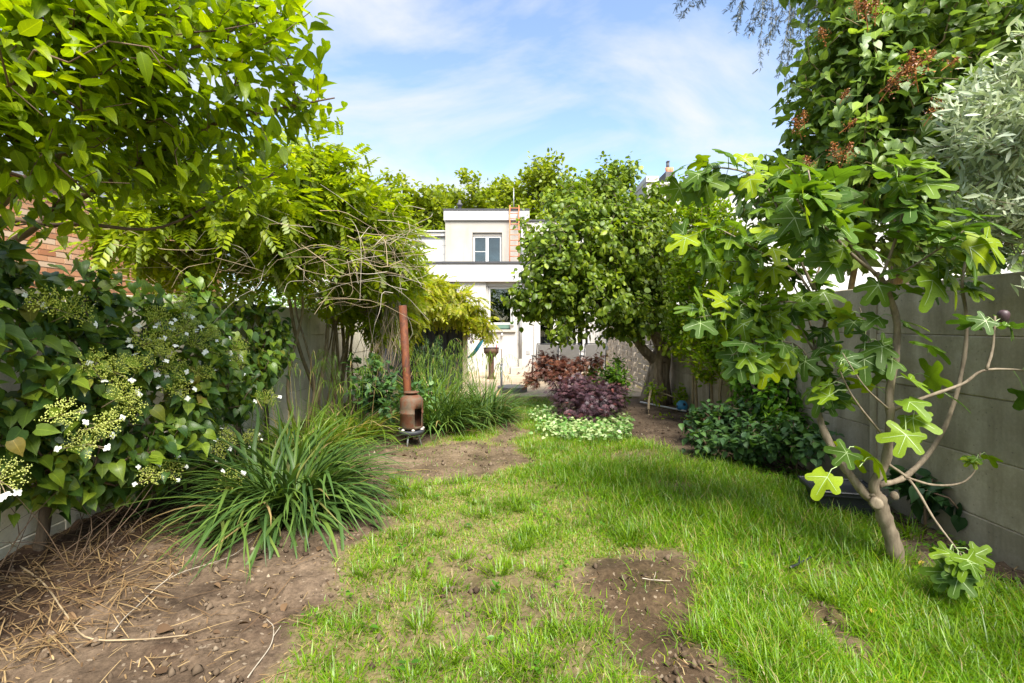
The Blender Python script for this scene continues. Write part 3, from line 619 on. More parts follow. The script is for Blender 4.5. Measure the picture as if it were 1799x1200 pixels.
# hammock
hm = thing('hammock', 'folded teal cloth hammock hanging beside the shed post', 'hammock', P(824, 632, 10.9))
pts = spline([P(848, 594, 11.1), P(842, 606, 11.05), P(833, 619, 11.0), P(823, 627, 10.9)], 16)
m = MB(); U = np.linspace(-1, 1, 7)
wd = np.interp(np.linspace(0, 1, 16), [0, 0.25, 0.7, 1], [0.025, 0.075, 0.10, 0.05])
v = np.array([p_ + np.array([u * w_ * 0.9, 0.03 * math.sin(u * 9), -0.10 * (1 - u * u) * w_ * 6 + u * w_ * 0.5]) for p_, w_ in zip(pts, wd) for u in U])
i = np.arange(15)[:, None] * 7 + np.arange(6)[None]; fc = np.stack([i, i + 1, i + 8, i + 7], -1).reshape(-1, 4)
m.add(v, fc); m.add(v + np.array([0, 0.008, 0]), fc[:, ::-1]); m.build('cloth', M['teal'], hm, smooth=True)
tb('rope', [P(830, 596, 10.5), P(840, 597, 10.9), P(848, 595, 11.1), P(856, 596, 11.6)], 0.008, M['orange_metal'], hm, 5)
tb('rope', [P(822, 627, 10.9), P(819, 622, 10.45)], 0.008, M['orange_metal'], hm, 5)
# barbecue
bq = thing('barbecue', 'rusty round barbecue bowl on a pedestal in front of the kitchen window', 'barbecue', (HX(863, 12.6), 12.6, 0.03))
bc = (HX(863, 12.6), 12.6); zb0 = HZ(627, 12.6)
m = MB(); m.lathe([(0.07, zb0), (0.13, zb0 + 0.03), (0.17, zb0 + 0.09), (0.19, zb0 + 0.10), (0.20, zb0 + 0.23), (0.185, zb0 + 0.23), (0.17, zb0 + 0.12), (0.0, zb0 + 0.06)], (*bc, 0), 18); m.build('bowl', M['rust_bbq'], bq, smooth=True)
m = MB(); m.lathe([(0.12, 0.03), (0.11, 0.06), (0.075, 0.1), (0.07, zb0 - 0.02), (0.09, zb0 + 0.02)], (*bc, 0), 14); m.build('pedestal', M['rust_bbq'], bq, smooth=True)
tb('grill_rim', [(bc[0] + 0.2 * math.cos(a_), bc[1] + 0.2 * math.sin(a_), zb0 + 0.235) for a_ in np.linspace(0, 6.28, 20)], 0.009, M['black_metal'], bq, 5)
tb('bracket', [(bc[0] + 0.22, 12.58, zb0 + 0.18), (bc[0] + 0.27, 12.58, zb0 + 0.2), (bc[0] + 0.28, 12.58, zb0 - 0.25)], 0.012, M['rust_bbq'], bq, 6)
tb('handle', [(bc[0] + 0.14, 12.45, zb0 + 0.22), (bc[0] + 0.14, 12.45, zb0 + 0.33)], 0.012, plain('red_grip', (0.4, 0.03, 0.03)), bq, 6)
# block and round slab and stub post
m = MB(); m.box(-0.16, 0.16, -0.13, 0.13, 0.03, 0.2); m.box(-0.14, 0.15, -0.11, 0.12, 0.2, 0.22)
o = m.build('stone_block', M['render_b'], base=(0, 0, 0)); o.location = (HX(906, 13.9), 13.9, 0); o.rotation_euler = (0, 0, 0.15); tag(o, 'pale stained stone block at the foot of the house downpipe', 'block')
m = MB(); m.lathe([(0.0, 0.115), (0.30, 0.115), (0.315, 0.105), (0.315, 0.0)], (0, 0, 0), 32)
o = m.build('round_slab', M['slab_dark'], smooth=False); o.location = (HX(900, 10.25), 10.25, 0.03); tag(o, 'dark round parasol base slab at the edge of the patio', 'slab')
pg = thing('stub_post', 'short grey metal stub post beside the round dark slab', 'post', (HX(881, 9.75), 9.75, 0))
tb('tube', [(HX(881, 9.75), 9.75, 0), (HX(881, 9.75), 9.75, HZ(641, 9.75))], 0.024, M['zinc'], pg, 10); m = MB(); m.lathe([(0.03, 0), (0.03, 0.02), (0, 0.025)], (HX(881, 9.75), 9.75, HZ(641, 9.75)), 10); m.build('cap', M['grey_pipe'], pg)
# pot on the sill
pt = thing('plant_pot', 'small white pot with a sprig on the kitchen window sill', 'pot', (HX(899, 14.55), 14.56, kw[2] - 0.002))
pb = BASE[pt.name]; m = MB(); m.lathe([(0.045, 0), (0.06, 0.13), (0.065, 0.13), (0.065, 0.15), (0.05, 0.15), (0.045, 0.12), (0, 0.12)], pb, 14); m.build('pot', M['white_paint'], pt, smooth=True)
m = MB()
for k in range(9):
    a_ = k * 2.4; m.tube([pb + [0, 0, 0.12], pb + [0.03 * math.cos(a_), 0.03 * math.sin(a_), 0.2], pb + [0.07 * math.cos(a_), 0.05 * math.sin(a_), 0.22 + 0.02 * (k % 3)]], [0.004, 0.016, 0.003], 4)
m.build('sprig', M['ivy'], pt)
# table and chairs
tbl = thing('garden_table', 'grey topped garden table in front of the patio doors', 'table', (1.55, 13.0, 0.03))
bx('table_top', 0.85, 2.25, 12.6, 13.4, 0.72, 0.755, M['sling'], tbl)
for x_ in (0.9, 2.2):
    for y_ in (12.65, 13.35): bx('leg', x_ - 0.025, x_ + 0.025, y_ - 0.025, y_ + 0.025, 0.03, 0.718, M['black_metal'], tbl)
def chair(x, y, rot, label):
    t = thing('garden_chair', label, 'chair', (x, y, 0.03), 'black framed garden chairs')
    R = Matrix.Rotation(rot, 4, 'Z'); b = np.array([x, y, 0.03])
    T = lambda l: [np.array(R @ Vector(q)) + b for q in l]
    for s in (-1, 1):
        tb('leg', T([(s * 0.27, -0.27, 0), (s * 0.27, -0.22, 0.62)]), 0.014, M['black_metal'], t, 6)
        tb('leg', T([(s * 0.27, 0.30, 0), (s * 0.27, 0.20, 0.45), (s * 0.26, 0.30, 0.95)]), 0.014, M['black_metal'], t, 6)
        tb('armrest', T([(s * 0.28, -0.25, 0.63), (s * 0.28, 0.24, 0.64)]), 0.02, M['black_metal'], t, 6)
    m = MB(); m.add(np.array(T([(-.25, -.25, .42), (.25, -.25, .42), (.25, .2, .40), (-.25, .2, .40), (-.25, -.25, .44), (.25, -.25, .44), (.25, .2, .42), (-.25, .2, .42)])), np.array([(0, 3, 2, 1), (4, 5, 6, 7), (0, 1, 5, 4), (1, 2, 6, 5), (2, 3, 7, 6), (3, 0, 4, 7)])); m.build('seat', M['sling'], t)
    m = MB(); m.add(np.array(T([(-.24, .21, .45), (.24, .21, .45), (.24, .30, .93), (-.24, .30, .93), (-.24, .225, .45), (.24, .225, .45), (.24, .315, .93), (-.24, .315, .93)])), np.array([(0, 1, 2, 3), (4, 7, 6, 5), (0, 4, 5, 1), (1, 5, 6, 2), (2, 6, 7, 3), (3, 7, 4, 0)])); m.build('backrest', M['sling'], t)
    tb('back_rail', T([(-.26, .30, .95), (.26, .30, .95)]), 0.014, M['black_metal'], t, 6)
chair(0.82, 12.05, math.pi + 0.15, 'garden chair nearest the downpipe, left one of the row'); chair(1.42, 12.0, math.pi - 0.1, 'pale backed garden chair in the middle of the row by the patio doors'); chair(2.02, 12.1, math.pi + 0.05, 'right-hand garden chair beside the woven fence')
# stove made of a gas bottle
sx, sy = G(727, 783); sx = HX(723, sy); s0 = gzf(sx, sy)
st = thing('garden_stove', 'rusty gas bottle stove on a tripod beside the tall sedge', 'stove', (sx, sy, s0))
zs = lambda py: HZ(py, sy)
zb_, zt_ = zs(754), zs(690); R0 = 0.138; hb = zt_ - zb_
m = MB(); prof = [(0.0, 0), (0.08, 0.0), (0.12, 0.012), (R0, 0.045), (R0, 0.19), (R0 + 0.004, 0.195), (R0 + 0.004, 0.21), (R0, 0.215), (R0, 0.262), (R0, hb - 0.09), (R0 - 0.012, hb - 0.06), (R0 - 0.045, hb - 0.03), (R0 - 0.062, hb - 0.02)]
prof = np.array(prof); sides = 40; an = np.linspace(0, 2 * np.pi, sides, endpoint=False)
v = np.stack([prof[:, None, 0] * np.cos(an) + sx, prof[:, None, 0] * np.sin(an) + sy, np.repeat(prof[:, None, 1], sides, 1) + zb_], -1).reshape(-1, 3)
fc = []
for a_ in range(len(prof) - 1):
    for b_ in range(sides):
        ang = math.degrees(an[b_]) % 360
        zc = (prof[a_, 1] + prof[a_ + 1, 1]) / 2
        if 292 < ang < 340 and 0.05 < zc < 0.26: continue       # the fire opening
        fc.append((a_ * sides + b_, a_ * sides + (b_ + 1) % sides, (a_ + 1) * sides + (b_ + 1) % sides, (a_ + 1) * sides + b_))
m.add(v, np.array(fc)); body = m.build('body', M['rust_stove'], st, smooth=True)
sol = body.modifiers.new('thick', 'SOLIDIFY'); sol.thickness = 0.006; sol.offset = -1
m = MB(); m.lathe([(0, 0.010), (0.088, 0.008), (0.092, 0.003), (0.088, 0.0), (0.07, -0.012), (0.06, -0.02)], (sx, sy, zt_ + 0.004), 28); m.build('lid', M['rust_stove'], st, smooth=True)
m = MB(); m.lathe([(0.10, zb_ - 0.05), (0.148, zb_ - 0.05), (0.155, zb_ - 0.012), (0.15, zb_ - 0.004), (0.12, zb_ - 0.001)], (sx, sy, 0), 28); m.build('stand_ring', M['dark_sheet'], st, smooth=True)
for a_ in (255, 15, 135):
    c_, s_ = math.cos(math.radians(a_)), math.sin(math.radians(a_))
    tb('leg', [(sx + 0.07 * c_, sy + 0.07 * s_, zb_ - 0.03), (sx + 0.12 * c_, sy + 0.12 * s_, gzf(sx + .12 * c_, sy + .12 * s_) - 0.01)], 0.011, M['zinc'], st, 6)
m = MB()
for a_ in np.linspace(0.3, 6.0, 7): m.lathe([(0, -0.012), (0.022, 0), (0.014, 0.016), (0, 0.02)], (sx + 0.135 * math.cos(a_), sy + 0.135 * math.sin(a_), zb_ + 0.006), 6)
m.build('packing_stones', M['stone'], st)
pp = thing('steel_pipe', 'tall rusty orange steel flue pipe rising behind the stove', 'pipe', (*P(716, 750, 6.1)[:2], 0))
tb('tube', [P(719, 775, 6.1), P(716, 690, 6.1), P(707.5, 537, 6.12)], 0.05, M['rust_pipe'], pp, 16)
tb('inner_tube', [P(708, 540, 6.12), P(707.5, 536.6, 6.12)], 0.043, M['black_metal'], pp, 16)
# ball
mball = plain('blue_ball_skin', (0.06, 0.27, 0.47), 0.45)
bxy = (2.83, 8.05); bl = thing('ball', 'blue ball with black spots lying against the concrete wall', 'ball', (*bxy, gzf(*bxy)))
bcn = np.array([*bxy, gzf(*bxy) + 0.095])
m = MB(); th_ = np.linspace(0, np.pi, 13); m.lathe(np.stack([0.095 * np.sin(th_) + 1e-5, -0.095 * np.cos(th_)], -1), bcn, 22); m.build('skin', mball, bl, smooth=True)
for k in range(9):
    ph = k * 2.39996; zz_ = 1 - 2 * (k + 0.5) / 9; r_ = math.sqrt(1 - zz_ * zz_); d = np.array([r_ * math.cos(ph), r_ * math.sin(ph), zz_]); u = norm(np.cross(d, [0.3, 0.2, 0.9])); w_ = np.cross(d, u)
    m = MB(); ring = [bcn + 0.0975 * norm(d + 0.30 * (math.cos(q) * u + math.sin(q) * w_)) for q in np.linspace(0, 2 * math.pi, 6)[:-1]]
    m.add(np.array([bcn + d * 0.0985] + ring), np.array([(0, 1 + i_, 1 + (i_ + 1) % 5) for i_ in range(5)])); m.build('patch', M['black_plastic'], bl, smooth=True)
# black tub
tx, ty = 2.52, 3.72; tz = gzf(tx, ty)
tu = thing('planter_tub', 'empty black plastic tub sunk in the grass behind the fig trunk', 'tub', (tx, ty, tz))
m = MB(); R = Matrix.Rotation(-0.22, 3, 'Z')
rings = []
for (hx, hy, z) in [(0.15, 0.11, 0.0), (0.20, 0.15, 0.17), (0.225, 0.17, 0.17), (0.225, 0.17, 0.20), (0.205, 0.15, 0.20), (0.19, 0.14, 0.17), (0.145, 0.105, 0.02)]:
    rings += [np.array(R @ Vector((a_, b_, 0))) + [tx, ty, tz + z] for (a_, b_) in ((-hx, -hy), (hx, -hy), (hx, hy), (-hx, hy))]
q = [(k * 4 + j, k * 4 + (j + 1) % 4, k * 4 + 4 + (j + 1) % 4, k * 4 + 4 + j) for k in range(6) for j in range(4)] + [(3, 2, 1, 0), (24, 25, 26, 27)]
m.add(np.array(rings), np.array(q)); m.build('tub', M['black_plastic'], tu)
m = MB(); rr = [np.array(R @ Vector((a_, b_, 0))) + [tx, ty, tz + 0.203] for (a_, b_) in ((-0.232, -0.176), (0.232, -0.176), (0.232, 0.176), (-0.232, 0.176), (-0.232, -0.176))]
m.tube(np.array(rr), 0.009, 6); m.build('rim', M['black_plastic'], tu)
# thin black stake by the wall
o = thing('garden_stake', 'thin black plastic stake standing upright by the right wall', 'stake', (*P(1247, 700, 6.9)[:2], 0)); c_ = BASE[o.name]
tb('rod', [c_ + [0, 0, -0.05], c_ + [0, 0, 1.0]], 0.009, M['black_plastic'], o, 6); m = MB(); m.lathe([(0.011, 0), (0.011, 0.03), (0, 0.035)], c_ + [0, 0, 0.99], 6); m.build('cap', M['black_plastic'], o)
o = thing('white_edging', 'pale plastic edging pipe lying at the wall foot beside the ball', 'pipe', (2.6, 8.4, 0))
tb('tube', [(2.35, 8.85, 0.03), (2.62, 8.35, 0.03), (2.84, 7.9, 0.035)], 0.016, M['white_paint'], o, 8)
# ------------------------------------------------------------------ plant tools
UVT = {}
def leaf_grid(ts, ws, droop=0.15, fold=0.2, wave=0.0, twist=0.0):
    ts = np.asarray(ts, float); n = len(ts); v = [(0, 0, 0)]; f3 = []; f4 = []
    for i in range(1, n - 1):
        t, w = ts[i], ws[i]; z = -droop * t * t + wave * math.sin(i * 2.2)
        v += [(-w, t, z + fold * w), (0, t, z), (w, t, z + fold * w + twist * w)]
    v.append((0, ts[-1], -droop * ts[-1] ** 2)); e = len(v) - 1
    f3 += [(0, 2, 1), (0, 3, 2)]
    for i in range(n - 3):
        a = 1 + 3 * i; f4 += [(a, a + 1, a + 4, a + 3), (a + 1, a + 2, a + 5, a + 4)]
    a = 1 + 3 * (n - 3); f3 += [(a, a + 1, e), (a + 1, a + 2, e)]
    v = np.array(v, float); e_ = np.ones(len(v)); e_[2::3] = 0; e_[0] = 0; e_[-1] = 0
    UVT[len(UVT)] = np.stack([e_, v[:, 1]], -1); return v, [np.array(f3), np.array(f4).reshape(-1, 4)], len(UVT) - 1
def ovate(w=0.27, k=3, **kw):
    return [leaf_grid([0, .15, .38, .65, .88, 1], [0, w * .72, w, w * .78, w * .3, 0], droop=0.05 + .14 * i, fold=0.12 + 0.18 * i, wave=0.012, **kw) for i in range(k)]
def cordate(w=0.42, k=3):
    out_ = []
    for i in range(k):
        v, f, _ = leaf_grid([0, .03, .14, .32, .52, .73, .91, 1.06], [0, w * .62, w * .95, w * 1.0, w * .83, w * .5, w * .17, 0], droop=0.1 + .15 * i, fold=0.1 + 0.14 * i, wave=0.010)
        v[1, 1] -= 0.10; v[3, 1] -= 0.10; v[4, 1] -= 0.04; v[6, 1] -= 0.04; out_.append((v, f, _))
    return out_
def roundleaf(w=0.45, k=3):
    return [leaf_grid([0, .1, .35, .65, .9, 1.04], [0, w * .7, w, w * .95, w * .45, 0], droop=-0.05 + .22 * i, fold=0.35 - 0.3 * i, wave=0.03, twist=0.15 * (i - 1)) for i in range(k)]
def narrow(w=0.09, k=2):
    return [leaf_grid([0, .4, .8, 1], [0, w, w * .8, 0], droop=.04 + .12 * i, fold=.25) for i in range(k)]
def pinnate(pairs=5, k=3, ll=0.30, lw=0.075):
    out_ = []
    for i in range(k):
        V, Fa = [], []; off = 0; dr = 0.15 + 0.25 * i
        for j in range(pairs * 2 + 1):
            t = 0.28 + 0.62 * (j // 2) / pairs if j < pairs * 2 else 0.9
            s = (-1 if j % 2 else 1) if j < pairs * 2 else 0
            L = ll * (0.8 + 0.3 * math.sin(t * 3)); b = np.array([0, t, -dr * t * t])
            d = np.array([s * 0.85, 0.55, -0.25 - 0.15 * i]) if s else np.array([0, 1, -0.5]); d = d / np.linalg.norm(d)
            u = np.cross(d, [0, 0, 1.0]); u /= np.linalg.norm(u); up = np.cross(u, d)
            V += [b, b + d * L * .42 - u * lw + up * .02, b + d * L, b + d * L * .42 + u * lw + up * .02]
            Fa += [(off, off + 1, off + 2), (off, off + 2, off + 3)]; off += 4
        V += [(-.006, 0, 0), (.006, 0, 0), (.004, .55, -dr * .3), (-.004, .55, -dr * .3), (0, .92, -dr * .85)]
        Fa += [(off, off + 1, off + 2), (off, off + 2, off + 3), (off + 3, off + 2, off + 4)]
        out_.append((np.array(V, float), [np.array(Fa)], None))
    return out_
def palmate(angs, lens, wid, power, base_r, nth=48, droop=0.15, ripple=0.04, two=True, veins=False, cup=0.0, seed=0):
    r_ = np.random.default_rng(seed)
    th = np.linspace(-math.pi, math.pi, nth, endpoint=False) + math.pi / nth
    r = np.full(nth, 0.0)
    for a_, L in zip(angs, lens):
        L = L * r_.uniform(0.9, 1.08); d = (th - a_ + math.pi) % (2 * math.pi) - math.pi
        r = np.maximum(r, L * np.exp(-(np.abs(d) / wid) ** power))
    r = np.maximum(r, base_r * np.where(np.abs(th) > 2.4, 0.45, 1.0))
    ph = r_.uniform(0, 6)
    zf = lambda x, y: -droop * (x * x + y * y) + ripple * np.sin(3.2 * np.arctan2(x, y) + ph) * np.hypot(x, y) + cup * np.abs(x)
    V = [np.zeros((1, 3))]; Fa3 = []; Fa4 = []
    rads = (0.5, 1.0) if two else (1.0,)
    for q in rads:
        x, y = np.sin(th) * r * q, np.cos(th) * r * q; V.append(np.stack([x, y, zf(x, y)], -1))
    i = np.arange(nth); j = (i + 1) % nth
    Fa3 = np.stack([np.zeros(nth, int), 1 + j, 1 + i], -1)
    fs = [Fa3]
    if two: fs.append(np.stack([1 + i, 1 + j, 1 + nth + j, 1 + nth + i], -1))
    V = np.concatenate(V); vein = None
    if veins:
        vv, vf = [], []
        for a_, L in zip(angs, lens):
            o_ = len(vv); d = np.array([math.sin(a_), math.cos(a_)]); u = np.array([d[1], -d[0]])
            for t in (0.0, 0.3, 0.6, 0.85):
                w = 0.011 * (1 - t) + 0.003
                for s in (-1, 1):
                    p_ = d * t * L + u * s * w; vv.append((p_[0], p_[1], zf(p_[0], p_[1]) + 0.009))
            for k in range(3): b = o_ + 2 * k; vf.append((b, b + 1, b + 3, b + 2))
        vein = (np.array(vv), np.array(vf))
    return V, fs, vein
FIG = [palmate([0, .95, -.95, 1.95, -1.95], [1.0, .95, .92, .72, .70], 0.37, 4, 0.5, 64, dr, rp, True, True, cu, sd) for dr, cu, sd, rp in ((.12, .05, 1, .06), (.3, -.05, 2, .09), (.22, .2, 3, .05), (.42, .0, 4, .1), (.1, .3, 8, .07))] + [palmate([0, .95, -.95], [1.0, .85, .8], 0.42, 3.5, 0.55, 56, .25, .08, True, True, .15, 9)]
MAPLE = [palmate([0, .55, -.55, 1.1, -1.1, 1.75, -1.75], [1.0, .92, .92, .75, .75, .45, .45], 0.17, 1.5, 0.16, 34, dr, .05, False, False, 0, sd) for dr, sd in ((.2, 5), (.4, 6))]
def frames(d, n):
    d = norm(d); x = norm(np.cross(d, n)); z = np.cross(x, d); return np.stack([x, d, z], -1)
def scatter(mb_, tm, pos, R, sc, var, m0=0):
    for k, (v, fs, vein) in enumerate(tm):
        s = np.where(var == k)[0]
        if not len(s): continue
        uvt = UVT[vein] if isinstance(vein, int) else None
        for (vv, ff, mi) in ([(v, fs, m0)] + ([(vein[0], [vein[1]], m0 + 1)] if isinstance(vein, tuple) else [])):
            w = np.einsum('nij,vj->nvi', R[s], vv) * sc[s, None, None] + pos[s, None]
            off = (np.arange(len(s)) * len(vv))[:, None, None]
            mb_.add(w.reshape(-1, 3), [(f[None] + off).reshape(-1, f.shape[1]) for f in ff], mi, np.tile(uvt, (len(s), 1)) if uvt is not None else None)
def put_leaves(root, tm, pos, R, sc, mats, nobj, name='leaf', crown_name='crown', crown=None):
    """merged foliage as one 'stuff' part, the nobj largest-looking leaves as objects of their own under it"""
    pos = np.asarray(pos); n = len(pos); var = rng.integers(0, len(tm), n)
    px = pos[:, 0] / np.maximum(pos[:, 1], .1); py = (EYE - pos[:, 2]) / np.maximum(pos[:, 1], .1)
    vis = (np.abs(px) < 1.06) & (np.abs(py) < 0.75) & (pos[:, 1] > 0.3)
    score = sc / np.linalg.norm(pos - [0, 0, EYE], axis=1) * np.where(vis, 1, 0.01)
    order = np.argsort(-score); ob = order[:nobj]; rest = order[nobj:]
    if crown is None:
        m = MB()
        if len(rest) == 0: rest = order[-2:]; ob = order[:-2]
        scatter(m, tm, pos[rest], R[rest], sc[rest], var[rest]); crown = m.build(crown_name, mats, root, kind='stuff', smooth=True)
    b = BASE[root.name]; meshes = {}
    for i in ob:
        k = var[i]
        if k not in meshes:
            m = MB(); v, fs, vein = tm[k]; m.add(v, fs, 0, UVT[vein] if isinstance(vein, int) else None)
            if isinstance(vein, tuple): m.add(vein[0], vein[1], 1)
            meshes[k] = m.mesh(name, mats, (0, 0, 0), True)
        o = bpy.data.objects.new(name, meshes[k]); COL.objects.link(o); o.parent = crown
        M4 = np.eye(4); M4[:3, :3] = R[i] * sc[i]; M4[:3, 3] = pos[i] - b
        o.matrix_basis = Matrix(M4.tolist())
    return crown
def blob(px, py, d, rx, ry, rd):
    return (P(px, py, d), np.array([rx * d / F, rd, ry * d / F]))
def sample(blobs, n, power=0.45, hole=0.15, f=2.5, seed=0.0):
    vol = np.array([np.prod(b[1]) ** 0.8 for b in blobs]); vol /= vol.sum(); pts = []; outw = []
    while len(pts) < n:
        k = rng.choice(len(blobs), p=vol); c, r = blobs[k]
        d = norm(rng.normal(size=3)); u = rng.random() ** power; p_ = c + d * r * u
        if wnoise(p_ + seed, f) < -1 + 2 * hole * 1.0 and rng.random() < 0.85: continue
        pts.append(p_); outw.append(norm(d / r))
    return np.array(pts), np.array(outw)
def grow(seeds, att, step=0.25, wander=0.06, sag=0.0, pathw=0.25):
    """seeds: list of (pts, pathlen0); returns nodes, parent, tip index for each attractor"""
    nodes = []; par = []; pl = []
    for pts in seeds:
        p0 = -1
        for k, q in enumerate(pts):
            nodes.append(q); par.append(p0); pl.append(0 if p0 < 0 else pl[p0] + np.linalg.norm(q - nodes[p0])); p0 = len(nodes) - 1
    ns = len(nodes); cap = ns + len(att) * 12; A = np.zeros((cap, 3)); L = np.zeros(cap); A[:ns] = nodes; L[:ns] = pl; par = list(par) ; cnt = ns
    S = A[:ns].copy(); d0 = np.array([np.min(np.linalg.norm(S - a_, axis=1)) for a_ in att]); tips = np.zeros(len(att), int)
    for ai in np.argsort(d0):
        a_ = att[ai]; d = np.linalg.norm(A[:cnt] - a_, axis=1); k = int(np.argmin(d + pathw * L[:cnt])); n = int(np.clip(d[k] / step, 1, 10)); p0 = k; st_ = A[k].copy()
        side = norm(rng.normal(size=3)) * wander * d[k]
        for j in range(1, n + 1):
            t = j / n; q = st_ + (a_ - st_) * t + side * math.sin(math.pi * t) + np.array([0, 0, -sag * d[k] * 4 * t * (1 - t) * 0.25]); q = q + (rng.normal(size=3) * wander * 0.25 * step if j < n else 0)
            A[cnt] = q; L[cnt] = L[p0] + np.linalg.norm(q - A[p0]); par.append(p0); p0 = cnt; cnt += 1
        tips[ai] = p0
    return A[:cnt], np.array(par), tips, ns
def twigs(mb_, A, par, ns, r0=0.003, ex=0.45, sides=4, rmax=0.05, m=0):
    n = len(A); cntd = np.ones(n); 
    for i in range(n - 1, -1, -1):
        if par[i] >= 0: cntd[par[i]] += cntd[i]
    ch = [[] for _ in range(n)]
    for i in range(n):
        if par[i] >= 0: ch[par[i]].append(i)
    rad = np.minimum(r0 * cntd ** ex, rmax); done = np.zeros(n, bool)
    for i in range(ns, n):
        if done[i]: continue
        path = [par[i]] if par[i] >= 0 else []; k = i
        while True:
            path.append(k); done[k] = True; c = [x for x in ch[k] if not done[x]]
            if not c: break
            k = max(c, key=lambda x: cntd[x])
        if len(path) > 1:
            rr = rad[path].copy(); rr[0] = min(rr[0], rr[1] * 1.15); mb_.tube(A[path], rr, sides if rr[0] < 0.012 else 6, m, cap=False)
def leaf_frames(A, par, tips, outw, per, spread, back, a_t=0.6, a_o=0.5, a_r=0.6, droop=0.2, n_up=0.8, n_o=0.5, n_r=0.5, extra=0.0):
    n = len(tips); t = norm(A[tips] - A[par[tips]]); tt = np.repeat(t, per, 0); oo = np.repeat(outw, per, 0); N_ = n * per
    u = rng.random((N_, 1)); pos = np.repeat(A[tips], per, 0) - tt * back * u + rng.normal(size=(N_, 3)) * spread * 0.35
    rnd = norm(rng.normal(size=(N_, 3))); d = tt * a_t + oo * a_o + rnd * a_r + np.array([0, 0, -droop])
    nr = np.array([0, 0, 1.0]) * n_up + oo * n_o + norm(rng.normal(size=(N_, 3))) * n_r
    return pos, frames(d, nr)
def bush(name, label, cat, base, trunks, blobs, n, tm, lm_, bark, per=8, size=(.06, .09), spread=.1, back=.25, nobj=0, group=None, step=.25, wander=.08, r0=.003, ex=.45, rmax=.04, hole=.15, hf=2.5, power=.45, sag=0, trunk_name='trunk', **lf):
    root = thing(name, label, cat, base, group)
    mt_ = MB()
    for pts, rad in trunks: mt_.tube(pts, rad, 10 if np.max(rad) > 0.02 else 6)
    mt_.build(trunk_name, bark, root, smooth=True)
    att, ow = sample(blobs, n, power, hole, hf)
    A, par, tips, ns = grow([t[0] for t in trunks], att, step, wander, sag)
    mb_ = MB(); twigs(mb_, A, par, ns, r0, ex, 4, rmax); mb_.build('branches', bark, root, smooth=True)
    pos, R = leaf_frames(A, par, tips, ow, per, spread, back, **lf)
    sc = rng.uniform(size[0], size[1], len(pos))
    put_leaves(root, tm, pos, R, sc, lm_, nobj)
    return root, A, par, tips
def blades(base, az, L, th0, bend, width, nseg=4, prof=None, fold=0.0, power=1.0, sway=0.0):
    n = len(L); t = np.linspace(0, 1, nseg + 1); th = th0[:, None] + bend[:, None] * t[None] ** power
    ds = (L / nseg)[:, None]; thm = (th[:, 1:] + th[:, :-1]) / 2
    h = np.concatenate([np.zeros((n, 1)), np.cumsum(np.sin(thm) * ds, 1)], 1); z = np.concatenate([np.zeros((n, 1)), np.cumsum(np.cos(thm) * ds, 1)], 1)
    cx_, sx_ = np.cos(az)[:, None], np.sin(az)[:, None]
    mid = np.stack([base[:, None, 0] + h * cx_, base[:, None, 1] + h * sx_, base[:, None, 2] + z], -1)
    side = np.stack([-sx_, cx_, np.zeros_like(sx_)], -1)
    if sway: mid = mid + side * (rng.normal(size=(n, 1)) * sway * L[:, None] * t[None] ** 2 + rng.normal(size=(n, 1)) * sway * .4 * L[:, None] * np.sin(t[None] * 5))[..., None]
    w = (width[:, None] * (prof if prof is not None else (1 - t ** 2.2))[None])[..., None]
    if fold:
        nrm = np.stack([-np.cos(th) * cx_, -np.cos(th) * sx_, np.sin(th)], -1)
        V = np.stack([mid - side * w + nrm * w * fold, mid, mid + side * w + nrm * w * fold], 2); k = 3
    else: V = np.stack([mid - side * w, mid + side * w], 2); k = 2
    i = np.arange(nseg)[:, None] * k + np.arange(k - 1)[None]; f = np.stack([i, i + 1, i + k + 1, i + k], -1).reshape(-1, 4)
    off = (np.arange(n) * (nseg + 1) * k)[:, None, None]
    global BUV; BUV = np.stack([np.tile([0.5], n * (nseg + 1) * k), np.tile(np.repeat(t, k), n)], -1)
    return V.reshape(-1, 3), (f[None] + off).reshape(-1, 4)
# ------------------------------------------------------------------ plants
A3 = lambda *l: np.array(l, float)
# --- far trees behind the house
def far_tree(label, px, d, top_py, wpx, n, seed):
    x = (px - CX) / F * d; top = HZ(top_py, d); w = wpx / F * d / 2; zc = top - w * 0.8
    bl = [(A3(x + dx_ * w, d + dy_ * w, zc + dz_ * w), A3(w * r_, w * r_, w * r_ * .85)) for dx_, dy_, dz_, r_ in ((0, 0, 0, .62), (-.55, .1, -.15, .5), (.55, -.1, -.2, .5), (.1, -.3, .35, .42), (-.25, .2, .3, .4), (.3, -.4, -.5, .5), (-.3, -.4, -.6, .5), (0, 0, -1.0, .55))]
    tr = [(spline([(x, d, 0), (x + .2, d, zc * .4), (x, d, zc - w * .3), (x, d, zc + w * .3)], 8), np.linspace(.35, .08, 8))]
    bush('far_tree', label, 'tree', (x, d, 0), tr, bl, n, ovate(.38, 2), M['treefar'], M['bark_dark'], per=22, size=(.26, .44), spread=.75, back=1.2, nobj=0, group='trees rising behind the house', step=1.2, r0=.012, rmax=.2, hole=.12, hf=.55, power=.35, n_o=.7)
far_tree('olive green tree rising left of the roof vent behind the house', 685, 40, 305, 230, 480, 1)
far_tree('rounded tree right above the white upper storey roof', 815, 42, 300, 240, 520, 2)
far_tree('taller airy tree behind the ladder and antenna', 950, 40, 270, 200, 420, 3)
far_tree('tree crown showing beyond the twisted hazel top', 1050, 46, 296, 180, 330, 4)
far_tree('low tree crown between the boarded annex and the taller trees', 752, 38, 328, 170, 300, 6)
far_tree('tree crown directly behind the roof vent', 880, 44, 306, 170, 320, 7)
far_tree('distant tree half hidden by the overhanging shrub', 560, 44, 315, 240, 330, 5)
